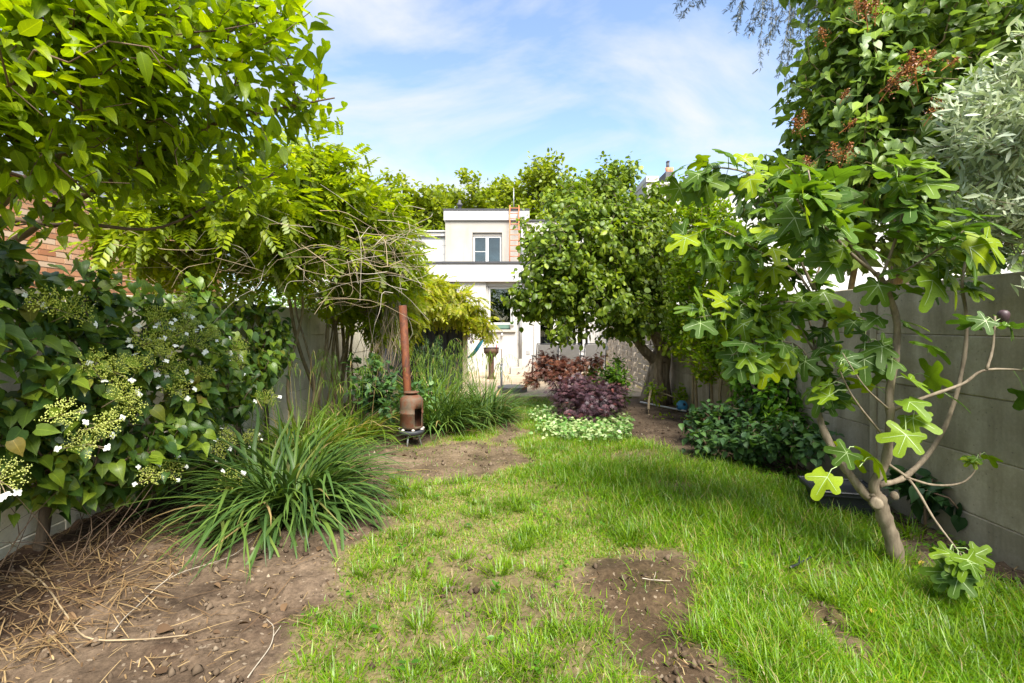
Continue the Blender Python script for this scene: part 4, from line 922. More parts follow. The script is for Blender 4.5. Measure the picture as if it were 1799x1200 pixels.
# trees at the garden's near end, behind the lens: they show in the window glass
for k, (x_, y_, h_) in enumerate(((-4.5, -9, 6.5), (0.5, -11, 7.5), (5.0, -9.5, 6.5))):
    bl = [(A3(x_ + a_, y_ + b_, h_ * c_), A3(2.0, 1.6, h_ * .22)) for a_, b_, c_ in ((0, 0, .35), (-1.2, 0, .55), (1.2, 0, .6), (0, 0, .8))]
    bush('garden_end_tree', 'leafy tree at the near garden end, %s in the window reflection' % ('left', 'middle', 'right')[k], 'tree', (x_, y_, 0), [(A3((x_, y_, 0), (x_, y_, 2), (x_, y_, h_ * .7)), A3(.15, .12, .05))], bl, 150, ovate(.38, 2), M['shrub'], M['bark_dark'], per=16, size=(.2, .3), spread=.5, back=.6, step=.8, rmax=.1, group='trees at the near garden end')

# --- overhanging shrub, upper left
ob_ = [blob(60, 30, 2.0, 220, 170, .55), blob(200, 90, 2.3, 200, 150, .6), blob(330, 60, 2.6, 170, 110, .6), blob(440, 130, 2.75, 120, 95, .5), blob(250, 200, 2.6, 240, 100, .6), blob(100, 260, 2.2, 180, 100, .5),
       blob(390, 240, 3.2, 130, 75, .5), blob(300, 300, 3.0, 190, 70, .6), blob(535, 150, 2.8, 45, 70, .25), blob(20, 375, 2.4, 80, 60, .3), blob(470, 30, 2.9, 70, 60, .3), blob(-120, 150, 1.9, 160, 260, .6), blob(300, -90, 2.4, 330, 90, .7)]
b0 = A3(-3.75, 2.9, 0)
tr = [(spline([b0, b0 + [.1, 0, 1.2], P(-60, 420, 2.7), P(120, 260, 2.5), P(300, 120, 2.6), P(420, 20, 2.8)], 26), np.linspace(.05, .008, 26)),
      (spline([b0 + [.1, .1, 0], b0 + [.2, .1, 1.5], P(60, 400, 2.8), P(200, 315, 2.75), P(350, 228, 2.8), P(470, 195, 2.85), P(588, 172, 2.85)], 26), np.linspace(.03, .004, 26)),
      (spline([b0 + [0, -.1, 0], b0 + [.1, -.2, 1.4], P(-80, 300, 2.2), P(60, 150, 2.1), P(160, -20, 2.2)], 22), np.linspace(.045, .008, 22)),
      (spline([b0 + [.15, .1, 0], P(-40, 450, 2.8), P(110, 395, 2.75), P(280, 400, 3.1), P(420, 330, 3.3)], 22), np.linspace(.022, .004, 22))]
bush('overhanging_shrub', 'bright green broadleaf shrub arching over from the upper left', 'shrub', b0, tr, ob_, 560, ovate(.24, 4), M['overhang'], M['twig_red'], per=9, size=(.065, .125), spread=.16, back=.30, nobj=300, step=.16, wander=.1, r0=.0022, rmax=.018, hole=.24, hf=3.2, a_t=.9, a_o=.4, a_r=.5, droop=.25, n_up=1.0, n_o=.25, n_r=.45)

# --- wisteria on the left wall
wb_ = [blob(380, 350, 4.6, 140, 75, .5), blob(480, 330, 5.2, 120, 75, .6), blob(560, 300, 5.4, 70, 55, .4), blob(590, 370, 6.0, 110, 65, .6), blob(650, 420, 6.8, 85, 70, .6), blob(690, 470, 7.6, 60, 55, .6), blob(250, 400, 4.4, 110, 60, .4), blob(655, 345, 6.3, 45, 30, .3), blob(550, 268, 5.0, 28, 28, .15), blob(330, 470, 4.8, 90, 35, .3), blob(620, 530, 7.6, 55, 30, .3), blob(440, 405, 5.2, 150, 30, .5), blob(668, 550, 7.3, 34, 36, .3), blob(540, 440, 5.4, 110, 30, .35), blob(655, 470, 6.6, 65, 40, .35), blob(590, 505, 6.9, 55, 22, .25), blob(440, 470, 5.0, 60, 25, .25)]
wr = A3(-2.78, 7.0, 0)
def wig(pts, n=20, a=.035):
    s_ = spline(pts, n); t = np.linspace(0, 1, n); ph = rng.uniform(0, 6, 3)
    s_[:, 0] += a * np.sin(t * 14 + ph[0]) * np.sin(np.pi * t); s_[:, 1] += a * 2 * np.sin(t * 11 + ph[1]) * np.sin(np.pi * t); return s_
tr = []
for k in range(13):
    y_ = 6.2 + .17 * k + rng.uniform(-.1, .1); x_ = -2.85 + rng.uniform(0, .15)
    e1 = A3(-2.75 + rng.uniform(-.1, .2), y_ + rng.uniform(-.5, .5), 1.55 + rng.uniform(-.1, .2))
    e2 = P(rng.uniform(330, 660), rng.uniform(400, 470), rng.uniform(4.8, 7.0))
    rr = rng.uniform(.014, .04); tr.append((wig([(x_, y_, 0), (x_ + rng.uniform(-.02, .15), y_ + rng.uniform(-.4, .4), .6), e1, (e1 + e2) / 2 + [0, 0, .1], e2], 24), np.linspace(rr, rr * .35, 24)))
root, *_ = bush('wisteria', 'tangled wisteria with twisted stems and feathery leaves on the left wall', 'climber', wr, tr, wb_, 1020, pinnate(5), M['wisteria'], M['bark_vine'], per=5, size=(.20, .32), spread=.2, back=.3, nobj=220, step=.25, wander=.14, r0=.0022, rmax=.02, hole=.12, hf=2.2, a_t=.3, a_o=.5, a_r=.8, droop=.25, n_up=1.0, n_o=.2, n_r=.4)
m = MB()     # bare tangle of dry shoots
for k in range(430):
    u = rng.random(); c = P(rng.uniform(300, 740) if u < .75 else rng.uniform(180, 420), rng.normal(448, 40), rng.uniform(4.2, 7.2))
    c = A3(np.clip(c[0], -3.2, -0.7), c[1], c[2])
    d = norm(A3(rng.normal(), rng.normal() * .7, rng.normal() * .45)); L = rng.uniform(.12, .45); b = norm(rng.normal(size=3)) * L * rng.uniform(.1, .6)
    s_ = spline([c - d * L, c - d * L * .3 + b, c + d * L * .4 + b * rng.uniform(-.5, 1), c + d * L + A3(0, 0, rng.uniform(-.25, .1))], 9)
    m.tube(s_, np.linspace(rng.uniform(.0016, .0042), .001, 9), 4, cap=False, m=int(rng.random() < .35))
m.build('dry_shoots', [M['twig_tan'], M['twig_grey']], root, kind='stuff', smooth=True)
m = MB()     # curtain of hanging dry stems by the pipe
for k in range(80):
    x_ = rng.uniform(640, 702); d_ = rng.uniform(6.8, 7.8); p0 = P(x_, rng.uniform(500, 545), d_); p1 = P(x_ + rng.uniform(-14, 12), rng.uniform(590, 690), d_ + rng.uniform(-.2, .2))
    m.tube(spline([p0, (p0 * 2 + p1) / 3 + rng.normal(size=3) * .10, (p0 + 2 * p1) / 3 + rng.normal(size=3) * .10, p1], 7), np.linspace(.006, .002, 7), 4, cap=False, m=int(rng.random() < .3))
m.build('hanging_stems', [M['twig_tan'], M['twig_grey']], root, kind='stuff', smooth=True)
# yellow wisteria over the shed
yb = [blob(720, 525, 8.6, 45, 40, .5), blob(760, 522, 9.6, 50, 28, .6), blob(800, 532, 10.1, 45, 20, .5), blob(835, 552, 10.3, 26, 16, .3), blob(745, 500, 9.6, 45, 25, .5), blob(690, 560, 8.2, 45, 45, .3), blob(852, 580, 10.3, 12, 18, .15)]
yr = A3(-2.7, 9.2, 0)
tr = [(wig([yr, yr + [.1, 0, 1], yr + [.3, .1, 1.7], P(760, 545, 9.6), P(845, 570, 10.3)], 24), np.linspace(.04, .008, 24)), (wig([yr + [.1, -.2, 0], yr + [.1, -.3, 1.2], P(700, 520, 8.6), P(740, 500, 9.2)], 18), np.linspace(.03, .008, 18))]
root, *_ = bush('golden_wisteria', 'yellow green wisteria spilling over the shed roof', 'climber', yr, tr, yb, 380, pinnate(5), M['wisteria_y'], M['bark_vine'], per=5, size=(.22, .34), spread=.18, back=.25, nobj=150, step=.25, wander=.12, rmax=.02, a_t=.2, a_o=.5, a_r=.7, droop=.6, n_up=.8, n_o=.5, n_r=.4, hole=.05)
# faded wisteria blossoms
for (px_, py_, d_) in ((724, 552, 8.3), (729, 545, 8.3), (823, 585, 10.15), (828, 592, 10.15)):
    m = MB(); c = P(px_, py_, d_)
    for k in range(46):
        t = rng.random(); q = c + A3(rng.normal() * .03 * (1 - t * .6), rng.normal() * .03, .05 - .2 * t); m.lathe([(0, -.012), (.014, 0), (0, .012)], q, 4)
    m.build('blossom', plain('faded_lilac', (0.42, 0.36, 0.42), 0.8), root)

# --- neighbour's hedge beyond the left wall
nh = A3(-5.0, 10.5, 0)
bush('neighbour_hedge', 'dim leafy hedge glimpsed beyond the left wall under the wisteria', 'hedge', nh, [(A3(nh + [0, dy_, 0], nh + [.05, dy_, .8], nh + [0, dy_, 1.6]), A3(.03, .025, .01)) for dy_ in (-2.2, -.8, .6, 2)], [(A3(-5, y_, 1.35), A3(.55, .9, 1.25)) for y_ in (7.6, 8.8, 10, 11.2, 12.4, 13.6)], 420, ovate(.3, 2), M['shrub'], M['bark_dark'], per=10, size=(.07, .12), spread=.2, back=.3, step=.4, trunk_name='stems')
# --- climbing hydrangea on the left wall
def hyd_low(y): return np.interp(y, [1.2, 2.2, 2.9, 3.7, 4.6, 5.6, 6.6], [.62, .56, .42, .22, .5, .9, 1.4])
def hyd_top(y): return np.interp(y, [1.2, 2.2, 3.0, 4.0, 5.0, 6.0, 6.6], [2.15, 1.98, 1.80, 1.72, 1.66, 1.58, 1.45])
hb_ = A3(-2.92, 3.6, 0); n = 1350; att = []; ow = []
while len(att) < n:
    y_ = 1.2 + 4.45 * rng.random() ** 1.1; lo, hi = hyd_low(y_), hyd_top(y_) + .16 * wnoise(A3(1, y_, 2), 1.9) + .10 * wnoise(A3(4, y_, 2), 5.0); z_ = lo + (hi - lo) * rng.random(); t = (z_ - lo) / (hi - lo)
    bul = (.24 + .34 * math.sin(math.pi * min(1, t * 1.0) ** .8) + .17 * wnoise(A3(0, y_, z_), 2.6)) * (1.0 if y_ < 4.4 else max(.45, 1 - (y_ - 4.4) * .32))
    if wnoise(A3(3, y_, z_), 3.0) < -.7 or (y_ > 4.1 and rng.random() < .45): continue
    att.append((-2.97 + bul * (1 - .5 * rng.random() ** 2), y_, z_)); ow.append((1, -.25, .35 + .5 * (t - .4)))
att = np.array(att); ow = norm(np.array(ow))
trk = [(wig([(-2.9, 2.95, 0), (-2.88, 3.0, .5), (-2.9, 2.7, 1.1), (-2.85, 2.2, 1.6)], 18, .02), np.linspace(.035, .012, 18)), (wig([(-2.9, 3.9, 0), (-2.9, 3.9, .5), (-2.9, 4.2, 1.1), (-2.85, 4.6, 1.5)], 18, .02), np.linspace(.03, .01, 18)),
       (wig([(-2.92, 5.2, 0), (-2.92, 5.3, .8), (-2.9, 5.7, 1.3)], 18, .03), np.linspace(.035, .012, 18)), (wig([(-2.92, 5.75, 0), (-2.92, 5.7, .8), (-2.9, 5.4, 1.4)], 18, .03), np.linspace(.03, .012, 18)), (wig([(-2.92, 1.7, 0), (-2.9, 1.7, .8), (-2.9, 1.5, 1.5)], 14, .02), np.linspace(.03, .01, 14))]
hyd = thing('climbing_hydrangea', 'dark leaved climbing hydrangea with white lacecap flowers on the left wall', 'climber', hb_)
for pts, rad in trk: m = MB(); m.tube(pts, rad, 8); m.build('stem', M['bark_dark'], hyd, smooth=True)
A_, par_, tips_, ns_ = grow([t[0] for t in trk], att, .2, .1, 0)
m = MB(); twigs(m, A_, par_, ns_, .0022, .4, 4, .014); m.build('branches', M['twig_red'], hyd, smooth=True)
pos, R_ = leaf_frames(A_, par_, tips_, ow, 5, .14, .12, a_t=.25, a_o=.45, a_r=.7, droop=.75, n_up=.65, n_o=.65, n_r=.6)
pos[:, 0] = np.maximum(pos[:, 0], -2.97)
cr_ = put_leaves(hyd, cordate(.40, 4), pos, R_, rng.uniform(.055, .112, len(pos)), M['hydrangea'], 300)
def lacecap(c, nrm, r):
    m = MB(); nrm = norm(nrm); u = norm(np.cross(nrm, A3(.2, .3, .9))); w_ = np.cross(nrm, u)
    sub_ = []
    for k in range(17):
        a_ = k * 2.39996; q = r * .85 * math.sqrt((k + .5) / 17) * rng.uniform(.85, 1.1); sub_.append(c + (u * math.cos(a_) + w_ * math.sin(a_)) * q + nrm * (.03 * (1 - (q / r) ** 2))); m.tube([c - nrm * .07, c - nrm * .02 + (sub_[-1] - c) * .6, sub_[-1]], .0014, 3, 0, False)
    for k in range(230):
        p_ = sub_[k % 17] + rng.normal(size=3) * r * .10 + nrm * rng.uniform(0, .012); s = rng.uniform(.0025, .0055)
        m.add(p_ + s * A3((1, 0, 0), (-1, 0, 0), (0, 1, 0), (0, -1, 0), (0, 0, 1), (0, 0, -1)), np.array([(0, 2, 4), (2, 1, 4), (1, 3, 4), (3, 0, 4), (2, 0, 5), (1, 2, 5), (3, 1, 5), (0, 3, 5)]))
        pass
    for k in range(int(rng.integers(1, 5))):
        a_ = rng.uniform(0, 6.28); p_ = c + (u * math.cos(a_) + w_ * math.sin(a_)) * r * rng.uniform(.85, 1.1); a0 = rng.uniform(0, 1.5); n2 = norm(nrm + rng.normal(size=3) * .35); u2 = norm(np.cross(n2, u + .01)); w2 = np.cross(n2, u2)
        for j in range(4):
            d = u2 * math.cos(a0 + j * math.pi / 2) + w2 * math.sin(a0 + j * math.pi / 2); e = np.cross(n2, d); s = r * rng.uniform(.15, .22)
            m.add(np.array([p_, p_ + d * s * .4 + e * s * .42 + n2 * .003, p_ + d * s * .85 + e * s * .3, p_ + d * s * 1.0, p_ + d * s * .85 - e * s * .3, p_ + d * s * .4 - e * s * .42 + n2 * .003]), np.array([(0, 1, 2, 3, 4, 5)]), 1)
        m.tube([c - nrm * .04, p_ - n2 * .002], .0014, 3, 2, False)
    m.tube([c - nrm * .14 - A3(.04, 0, 0), c - nrm * .05], .0025, 4, 2, False)
    return m
for (px_, py_, d_) in ((8, 835, 2.5), (185, 745, 2.85), (150, 775, 2.8), (110, 725, 2.6), (215, 690, 3.05), (230, 715, 3.1), (165, 640, 3.0), (260, 600, 3.4), (285, 615, 3.5), (300, 640, 3.7), (325, 570, 3.9), (345, 600, 4.0), (325, 535, 3.9), (385, 625, 4.3), (410, 640, 4.5), (300, 585, 3.6), (265, 835, 3.4), (300, 825, 3.6), (400, 770, 4.3), (385, 790, 4.2), (440, 770, 4.7), (405, 850, 3.9), (470, 700, 4.9), (80, 530, 2.7), (130, 545, 2.9), (200, 650, 3.1), (350, 655, 4.0), (370, 585, 4.1), (420, 610, 4.6), (240, 640, 3.3), (310, 680, 3.7), (275, 555, 3.5)):
    xw = min(-2.25, -2.36 + .1 * wnoise(A3(0, d_, 1)) ); c = P(px_, py_, d_ * .90); lacecap(c, A3(.75, -.45, .55) + rng.normal(size=3) * .2, rng.uniform(.085, .125)).build('flower_head', [M['floret'], M['white_petal'], M['twig_tan']], hyd, smooth=False)

# --- left-hand bramble by the stove
bl = [blob(660, 680, 6.2, 40, 45, .35), blob(640, 640, 6.6, 30, 25, .3), blob(695, 715, 5.9, 30, 25, .15), blob(735, 690, 6.8, 40, 20, .2)]
bramb = A3(-1.75, 6.3, 0)
bush('bramble_bush', 'leafy bramble shoots beside the rusty flue pipe', 'bramble', bramb, [(A3(bramb, bramb + [0, 0, .4]), A3(.012, .008)), (A3(bramb + [.4, .3, 0], bramb + [.5, .3, .4]), A3(.01, .006))], bl, 110, ovate(.36, 3), M['bramble'], M['twig_red'], per=6, size=(.07, .11), spread=.1, back=.15, nobj=120, step=.2, n_up=1, n_o=.3, droop=.2)
# --- two small yews
for (px_, d_, top, wd_, lab) in ((742, 8.9, 553, 16, 'taller dark green columnar yew in front of the shed'), (768, 9.0, 596, 13, 'shorter yew with pale tips right of the taller yew')):
    x_ = HX(px_, d_); zt = HZ(top, d_); r_ = wd_ / F * d_
    bl = [(A3(x_, d_, zt * f_), A3(r_ * w_, r_ * w_, zt * .17)) for f_, w_ in ((.2, 1.1), (.4, 1.15), (.6, 1.0), (.78, .75), (.9, .4))]
    bush('yew', lab, 'conifer', (x_, d_, 0), [(A3((x_, d_, 0), (x_, d_, zt * .5), (x_, d_, zt * .95)), A3(.025, .018, .006))], bl, 260, narrow(.12), M['yew'], M['bark_dark'], per=14, size=(.03, .055), spread=.06, back=.12, step=.15, group='young yews by the shed', a_t=.5, a_r=1.0, droop=-.4, hole=.02)

# --- twisted hazel
hz_ = [blob(1065, 315, 8.6, 45, 32, .5), blob(1105, 296, 8.7, 22, 22, .25), blob(1035, 360, 8.4, 95, 45, .7), blob(1050, 430, 8.1, 140, 75, .9), blob(985, 470, 8.0, 75, 70, .7), blob(1130, 400, 8.5, 65, 65, .7), blob(950, 520, 8.0, 62, 42, .5), blob(1040, 520, 7.9, 110, 55, .7), blob(1130, 510, 8.4, 65, 60, .6), blob(1175, 440, 8.7, 40, 70, .5), blob(925, 388, 8.4, 28, 14, .25), blob(990, 570, 8.0, 45, 25, .4), blob(1090, 575, 8.3, 45, 22, .4), blob(920, 545, 8.1, 22, 30, .25), blob(975, 600, 7.9, 10, 22, .12), blob(1185, 500, 8.5, 40, 60, .4), blob(1165, 350, 8.6, 35, 35, .4), blob(1010, 318, 8.5, 20, 20, .2), blob(895, 520, 8.1, 14, 18, .15), blob(1040, 605, 8.1, 16, 16, .15), blob(1190, 590, 8.4, 25, 35, .25), blob(960, 420, 8.2, 40, 30, .3), blob(1120, 560, 8.1, 60, 30, .4)]
h0 = A3(2.66, 9.0, 0)
def tw(pts, n, a, fr=9):
    s_ = spline(pts, n); t = np.linspace(0, 1, n); ph = rng.uniform(0, 6)
    s_[:, 0] += a * np.sin(t * fr + ph); s_[:, 1] += a * np.cos(t * fr * 1.1 + ph); return s_
tr = [(tw([h0 + [-.06, 0, -.05], P(1150, 660, 8.95), P(1147, 635, 8.9), P(1130, 615, 8.8), P(1118, 590, 8.7), P(1105, 540, 8.5), P(1080, 470, 8.3), P(1060, 400, 8.3)], 30, .03), np.interp(np.linspace(0, 1, 30), [0, .12, .3, .6, 1], [.22, .15, .10, .07, .02])),
      (tw([h0 + [.10, .05, -.05], P(1162, 660, 9.0), P(1172, 625, 9.0), P(1165, 598, 8.95), P(1150, 570, 8.9), P(1145, 500, 8.7), P(1130, 430, 8.6), P(1110, 330, 8.6)], 30, .03), np.interp(np.linspace(0, 1, 30), [0, .12, .3, .6, 1], [.20, .13, .09, .06, .015])),
      (tw([h0 + [0, -.08, -.05], P(1156, 650, 8.85), P(1158, 615, 8.8), P(1140, 580, 8.7), P(1135, 540, 8.6), P(1160, 470, 8.7)], 24, .03), np.interp(np.linspace(0, 1, 24), [0, .15, .4, 1], [.2, .12, .08, .02])),
      (tw([P(1125, 608, 8.8), P(1110, 575, 8.5), P(1070, 540, 8.2), P(1000, 520, 8.0), P(940, 530, 8.0)], 22, .03, 14), np.interp(np.linspace(0, 1, 22), [0, 1], [.06, .012]))]
root, A_, par_, tips_ = bush('hazel_tree', 'round crowned contorted hazel with gnarled trunk by the right wall', 'tree', h0, tr, hz_, 1350, roundleaf(.40, 5), M['hazel'], M['bark_hazel'], per=16, size=(.045, .105), spread=.2, back=.28, nobj=300, step=.22, wander=.24, r0=.003, rmax=.03, hole=.2, hf=2.6, power=.36, a_t=.2, a_o=.7, a_r=.8, droop=.6, n_up=.7, n_o=.65, n_r=.6)
m = MB()
for (dx_, dz_, r_) in ((-.12, .55, .07), (.16, .8, .06), (.02, .3, .09), (-.02, .95, .06)):      # burrs on the trunk
    c = h0 + A3(dx_ * .8, -.12, dz_); tq = np.linspace(0, np.pi, 7); m.lathe(np.stack([r_ * np.sin(tq) + 1e-4, -r_ * np.cos(tq)], -1), c, 9)
m.build('burr', M['bark_hazel'], root, smooth=True)

# --- privet at the right wall
pv = [blob(1215, 500, 7.2, 40, 110, .5), blob(1250, 420, 6.8, 50, 90, .5), blob(1225, 360, 7.2, 30, 70, .4), blob(1260, 560, 6.5, 45, 70, .4), blob(1235, 620, 6.6, 40, 50, .35), blob(1300, 470, 6.2, 50, 90, .4), blob(1290, 620, 6.0, 30, 55, .25), blob(1195, 580, 7.6, 28, 45, .25), blob(1340, 540, 5.6, 40, 60, .3), blob(1248, 320, 7.2, 10, 40, .15), blob(1218, 330, 7.2, 8, 35, .15)]
pb_ = A3(2.72, 6.6, 0)
tr = [(wig([pb_ + [dx_, dy_, 0], pb_ + [dx_ * 1.2, dy_ * 1.1, .8], pb_ + [dx_ * 1.5, dy_ * 1.3, 1.6], pb_ + [dx_ * 1.6, dy_ * 1.5, 2.6]], 14, .03), np.linspace(.022, .006, 14)) for dx_, dy_ in ((0, 0), (-.05, .5), (.05, -.5), (-.1, .25), (.0, -.3))]
bush('privet_shrub', 'loose yellow green privet against the right wall beside the hazel', 'shrub', pb_, tr, pv, 1700, ovate(.27, 3), M['privet'], M['bark_vine'], per=10, size=(.05, .085), spread=.12, back=.25, nobj=120, step=.25, wander=.08, r0=.0025, rmax=.012, hole=.2, hf=2.2, a_t=.8, droop=-.1, trunk_name='stems')
# --- climber on the right wall, brambles below
iv = [blob(1375, 700, 5.1, 42, 45, .14), blob(1370, 650, 5.2, 38, 35, .12), blob(1390, 750, 4.9, 45, 40, .14), blob(1345, 720, 5.3, 25, 45, .1), blob(1310, 690, 5.8, 25, 40, .12)]
ib = A3(2.86, 5.1, 0)
bush('wall_climber', 'dense fresh green climber on the right wall behind the brambles', 'climber', ib, [(A3(ib, ib + [0, 0, .5], ib + [0, .1, 1]), A3(.012, .01, .004))], iv, 330, cordate(.36, 3), M['ivy'], M['bark_dark'], per=6, size=(.055, .085), spread=.1, back=.1, nobj=200, step=.15, n_up=.7, n_o=.3, droop=.6, a_r=.9, hole=.03, trunk_name='stem')
brb = [blob(1235, 775, 5.3, 30, 25, .2), blob(1260, 735, 5.6, 35, 30, .2), blob(1300, 780, 5.0, 50, 28, .25), blob(1340, 770, 4.8, 45, 35, .25), blob(1400, 770, 4.5, 40, 38, .22), blob(1440, 775, 4.2, 25, 28, .15), blob(1300, 730, 5.5, 35, 35, .2), blob(1225, 735, 5.9, 18, 22, .12)]
bb = A3(2.35, 5.0, 0)
bush('bramble_thicket', 'dark blue green bramble thicket at the right edge of the lawn', 'bramble', bb, [(A3(bb, bb + [0, 0, .15]), A3(.012, .008)), (A3(bb + [-.3, .4, 0], bb + [-.3, .4, .15]), A3(.01, .006)), (A3(bb + [.3, -.5, 0], bb + [.3, -.5, .2]), A3(.01, .006))], brb, 300, ovate(.37, 3), M['bramble'], M['twig_red'], per=6, size=(.06, .10), spread=.11, back=.15, nobj=220, step=.18, n_up=1.0, n_o=.35, n_r=.3, droop=.15, a_r=.9, hole=.05, trunk_name='stems')
db = [blob(1600, 845, 3.55, 28, 22, .1), blob(1650, 865, 3.4, 45, 25, .12), blob(1690, 885, 3.25, 30, 18, .1)]
dbb = A3(2.86, 3.35, 0)
bush('dark_creeper', 'low creeper with large blackish green leaves at the foot of the right wall', 'creeper', dbb, [(A3(dbb, dbb + [0, 0, .3]), A3(.01, .006))], db, 34, cordate(.4, 3), M['darkleaf'], M['twig_red'], per=3, size=(.09, .13), spread=.07, back=.1, nobj=90, step=.15, n_up=.8, n_o=.5, droop=.3, trunk_name='stem')

# --- fig tree
fg = A3(*P(1578, 998, 2.9)); fg[2] = 0
fig = thing('fig_tree', 'young fig tree with pale stems and big lobed leaves at the right', 'tree', (fg[0], fg[1], 0))
pth = {}
def fpath(key, pts, r0, r1, n=26, name='branch'):
    s_ = spline([P(*q) for q in pts], n); pth[key] = s_; m = MB()
    rr = np.linspace(r0, r1, n) * .86 * (1 + .09 * np.sin(np.arange(n) * 2.3) + .05 * np.sin(np.arange(n) * 5.1)); m.tube(s_, rr, 9 if r0 > .012 else 6); m.build(name, M['bark_fig'], fig, smooth=True)
fpath('trunk', [(1580, 1005, 2.9), (1568, 950, 2.9), (1552, 905, 2.9), (1545, 878, 2.9), (1530, 862, 2.9)], .052, .042, 20, 'trunk')
fpath('limb_l', [(1548, 892, 2.9), (1515, 862, 2.92), (1470, 800, 3.0), (1440, 735, 3.1), (1440, 680, 3.15), (1432, 620, 3.2), (1450, 560, 3.2), (1430, 500, 3.2)], .034, .008)
fpath('stem', [(1550, 890, 2.9), (1535, 852, 2.88), (1556, 812, 2.85), (1564, 740, 2.8), (1563, 690, 2.8), (1574, 620, 2.78), (1575, 560, 2.75), (1556, 505, 2.72), (1540, 480, 2.7)], .032, .017, 34)
fpath('arc', [(1545, 852, 2.88), (1590, 838, 2.92), (1640, 785, 2.98), (1675, 710, 3.0), (1695, 620, 3.0), (1697, 550, 2.98), (1690, 500, 2.95), (1700, 440, 2.9)], .02, .008)
fpath('right', [(1564, 722, 2.8), (1620, 700, 2.72), (1690, 675, 2.65), (1733, 650, 2.6), (1830, 652, 2.5)], .013, .006)
fpath('right_up', [(1733, 650, 2.6), (1744, 610, 2.6), (1748, 555, 2.6)], .010, .006, 12)
fpath('low_r', [(1556, 812, 2.85), (1600, 846, 2.75), (1640, 910, 2.62), (1668, 948, 2.5), (1700, 990, 2.42)], .010, .004)
fpath('low_r2', [(1590, 838, 2.76), (1640, 852, 2.75), (1690, 848, 2.75), (1716, 822, 2.75), (1722, 795, 2.75)], .009, .004)
fpath('u1', [(1540, 482, 2.7), (1500, 450, 2.66), (1450, 400, 2.6), (1420, 378, 2.55), (1400, 350, 2.5)], .012, .005)
fpath('u2', [(1540, 485, 2.7), (1495, 430, 2.75), (1460, 385, 2.8), (1430, 340, 2.85), (1420, 300, 2.9)], .012, .005)
fpath('u3', [(1548, 490, 2.7), (1580, 400, 2.65), (1590, 330, 2.6), (1575, 300, 2.58)], .010, .005)
fpath('u4', [(1552, 498, 2.7), (1600, 470, 2.6), (1660, 430, 2.5), (1700, 400, 2.45)], .009, .004)
fpath('l1', [(1440, 690, 3.15), (1490, 650, 3.0), (1520, 590, 3.0), (1510, 540, 3.0)], .008, .004, 14)
fpath('l2', [(1432, 620, 3.2), (1390, 560, 3.2), (1340, 555, 3.2), (1290, 520, 3.2)], .009, .004, 18)
fpath('l3', [(1450, 560, 3.2), (1400, 480, 3.25), (1330, 440, 3.3), (1250, 400, 3.3), (1200, 440, 3.3)], .010, .004, 20)
fpath('l4', [(1430, 510, 3.2), (1380, 400, 3.3), (1340, 320, 3.4), (1270, 295, 3.4), (1200, 310, 3.4)], .012, .004, 22)
fpath('l6', [(1440, 675, 3.15), (1405, 610, 3.1), (1340, 600, 3.05), (1285, 625, 3.0)], .008, .003, 18)
fpath('l7', [(1450, 560, 3.2), (1390, 530, 3.15), (1300, 545, 3.2), (1215, 560, 3.2)], .008, .003, 18)
fpath('l8', [(1432, 620, 3.2), (1420, 560, 3.3), (1370, 470, 3.4), (1280, 460, 3.5), (1230, 480, 3.5)], .008, .003, 18)
fpath('l5', [(1430, 500, 3.2), (1450, 420, 3.2), (1420, 330, 3.2), (1380, 290, 3.2)], .009, .004, 18)
fpath('m1', [(1555, 770, 2.83), (1500, 700, 2.75), (1470, 640, 2.7)], .008, .004, 14)
fpath('m2', [(1565, 722, 2.8), (1520, 680, 2.7), (1480, 620, 2.65)], .007, .003, 14)
m = MB()
for (q, r_) in ((P(1540, 885, 2.84), .034), (P(1572, 872, 2.86), .02)):
    dr_ = norm(A3(0, 0, EYE) - q + A3(.3, 0, -.6)); m.tube([q - dr_ * .05, q - dr_ * .01, q + dr_ * .012, q + dr_ * .016], [r_ * 1.15, r_, r_, r_ * .6], 12)
m.build('pruned_stub', M['bark_fig'], fig, smooth=True)
pos, dirs, nrm_, scl = [], [], [], []
def fleaf(c, away, s, jit=.08, pet=None):
    pos.append(c); dirs.append(away); scl.append(s)
spots = []
def along(key, t0, t1, k, s, sp=.12):
    s_ = pth[key]; n = len(s_)
    for j in range(k):
        i_ = int(np.clip((t0 + (t1 - t0) * (j + rng.random()) / k) * (n - 1), 0, n - 1)); c = s_[i_]; tg = norm(s_[min(i_ + 1, n - 1)] - s_[max(i_ - 1, 0)]); spots.append((c, tg, s * rng.uniform(.65, 1.1), sp))
for key, t0, t1, k, s in (('u1', .3, 1, 28, .155), ('u2', .3, 1, 26, .155), ('u3', .3, 1, 20, .155), ('u4', .25, 1, 22, .175), ('l1', .4, 1, 10, .14), ('l2', .3, 1, 24, .15), ('l3', .15, 1, 36, .155), ('l4', .2, 1, 40, .155), ('l5', .3, 1, 24, .155), ('l6', .25, 1, 28, .15), ('l7', .2, 1, 28, .15), ('l8', .3, 1, 26, .15), ('m1', .6, 1, 4, .12), ('m2', .8, 1, 2, .06), ('arc', .8, 1, 12, .155), ('limb_l', .50, 1, 24, .15), ('stem', .45, 1, 14, .15), ('right_up', .85, 1, 5, .12), ('low_r', .78, 1, 12, .13), ('low_r2', .8, 1, 4, .08), ('right', .9, 1, 3, .15)):
    along(key, t0, t1, k, s)
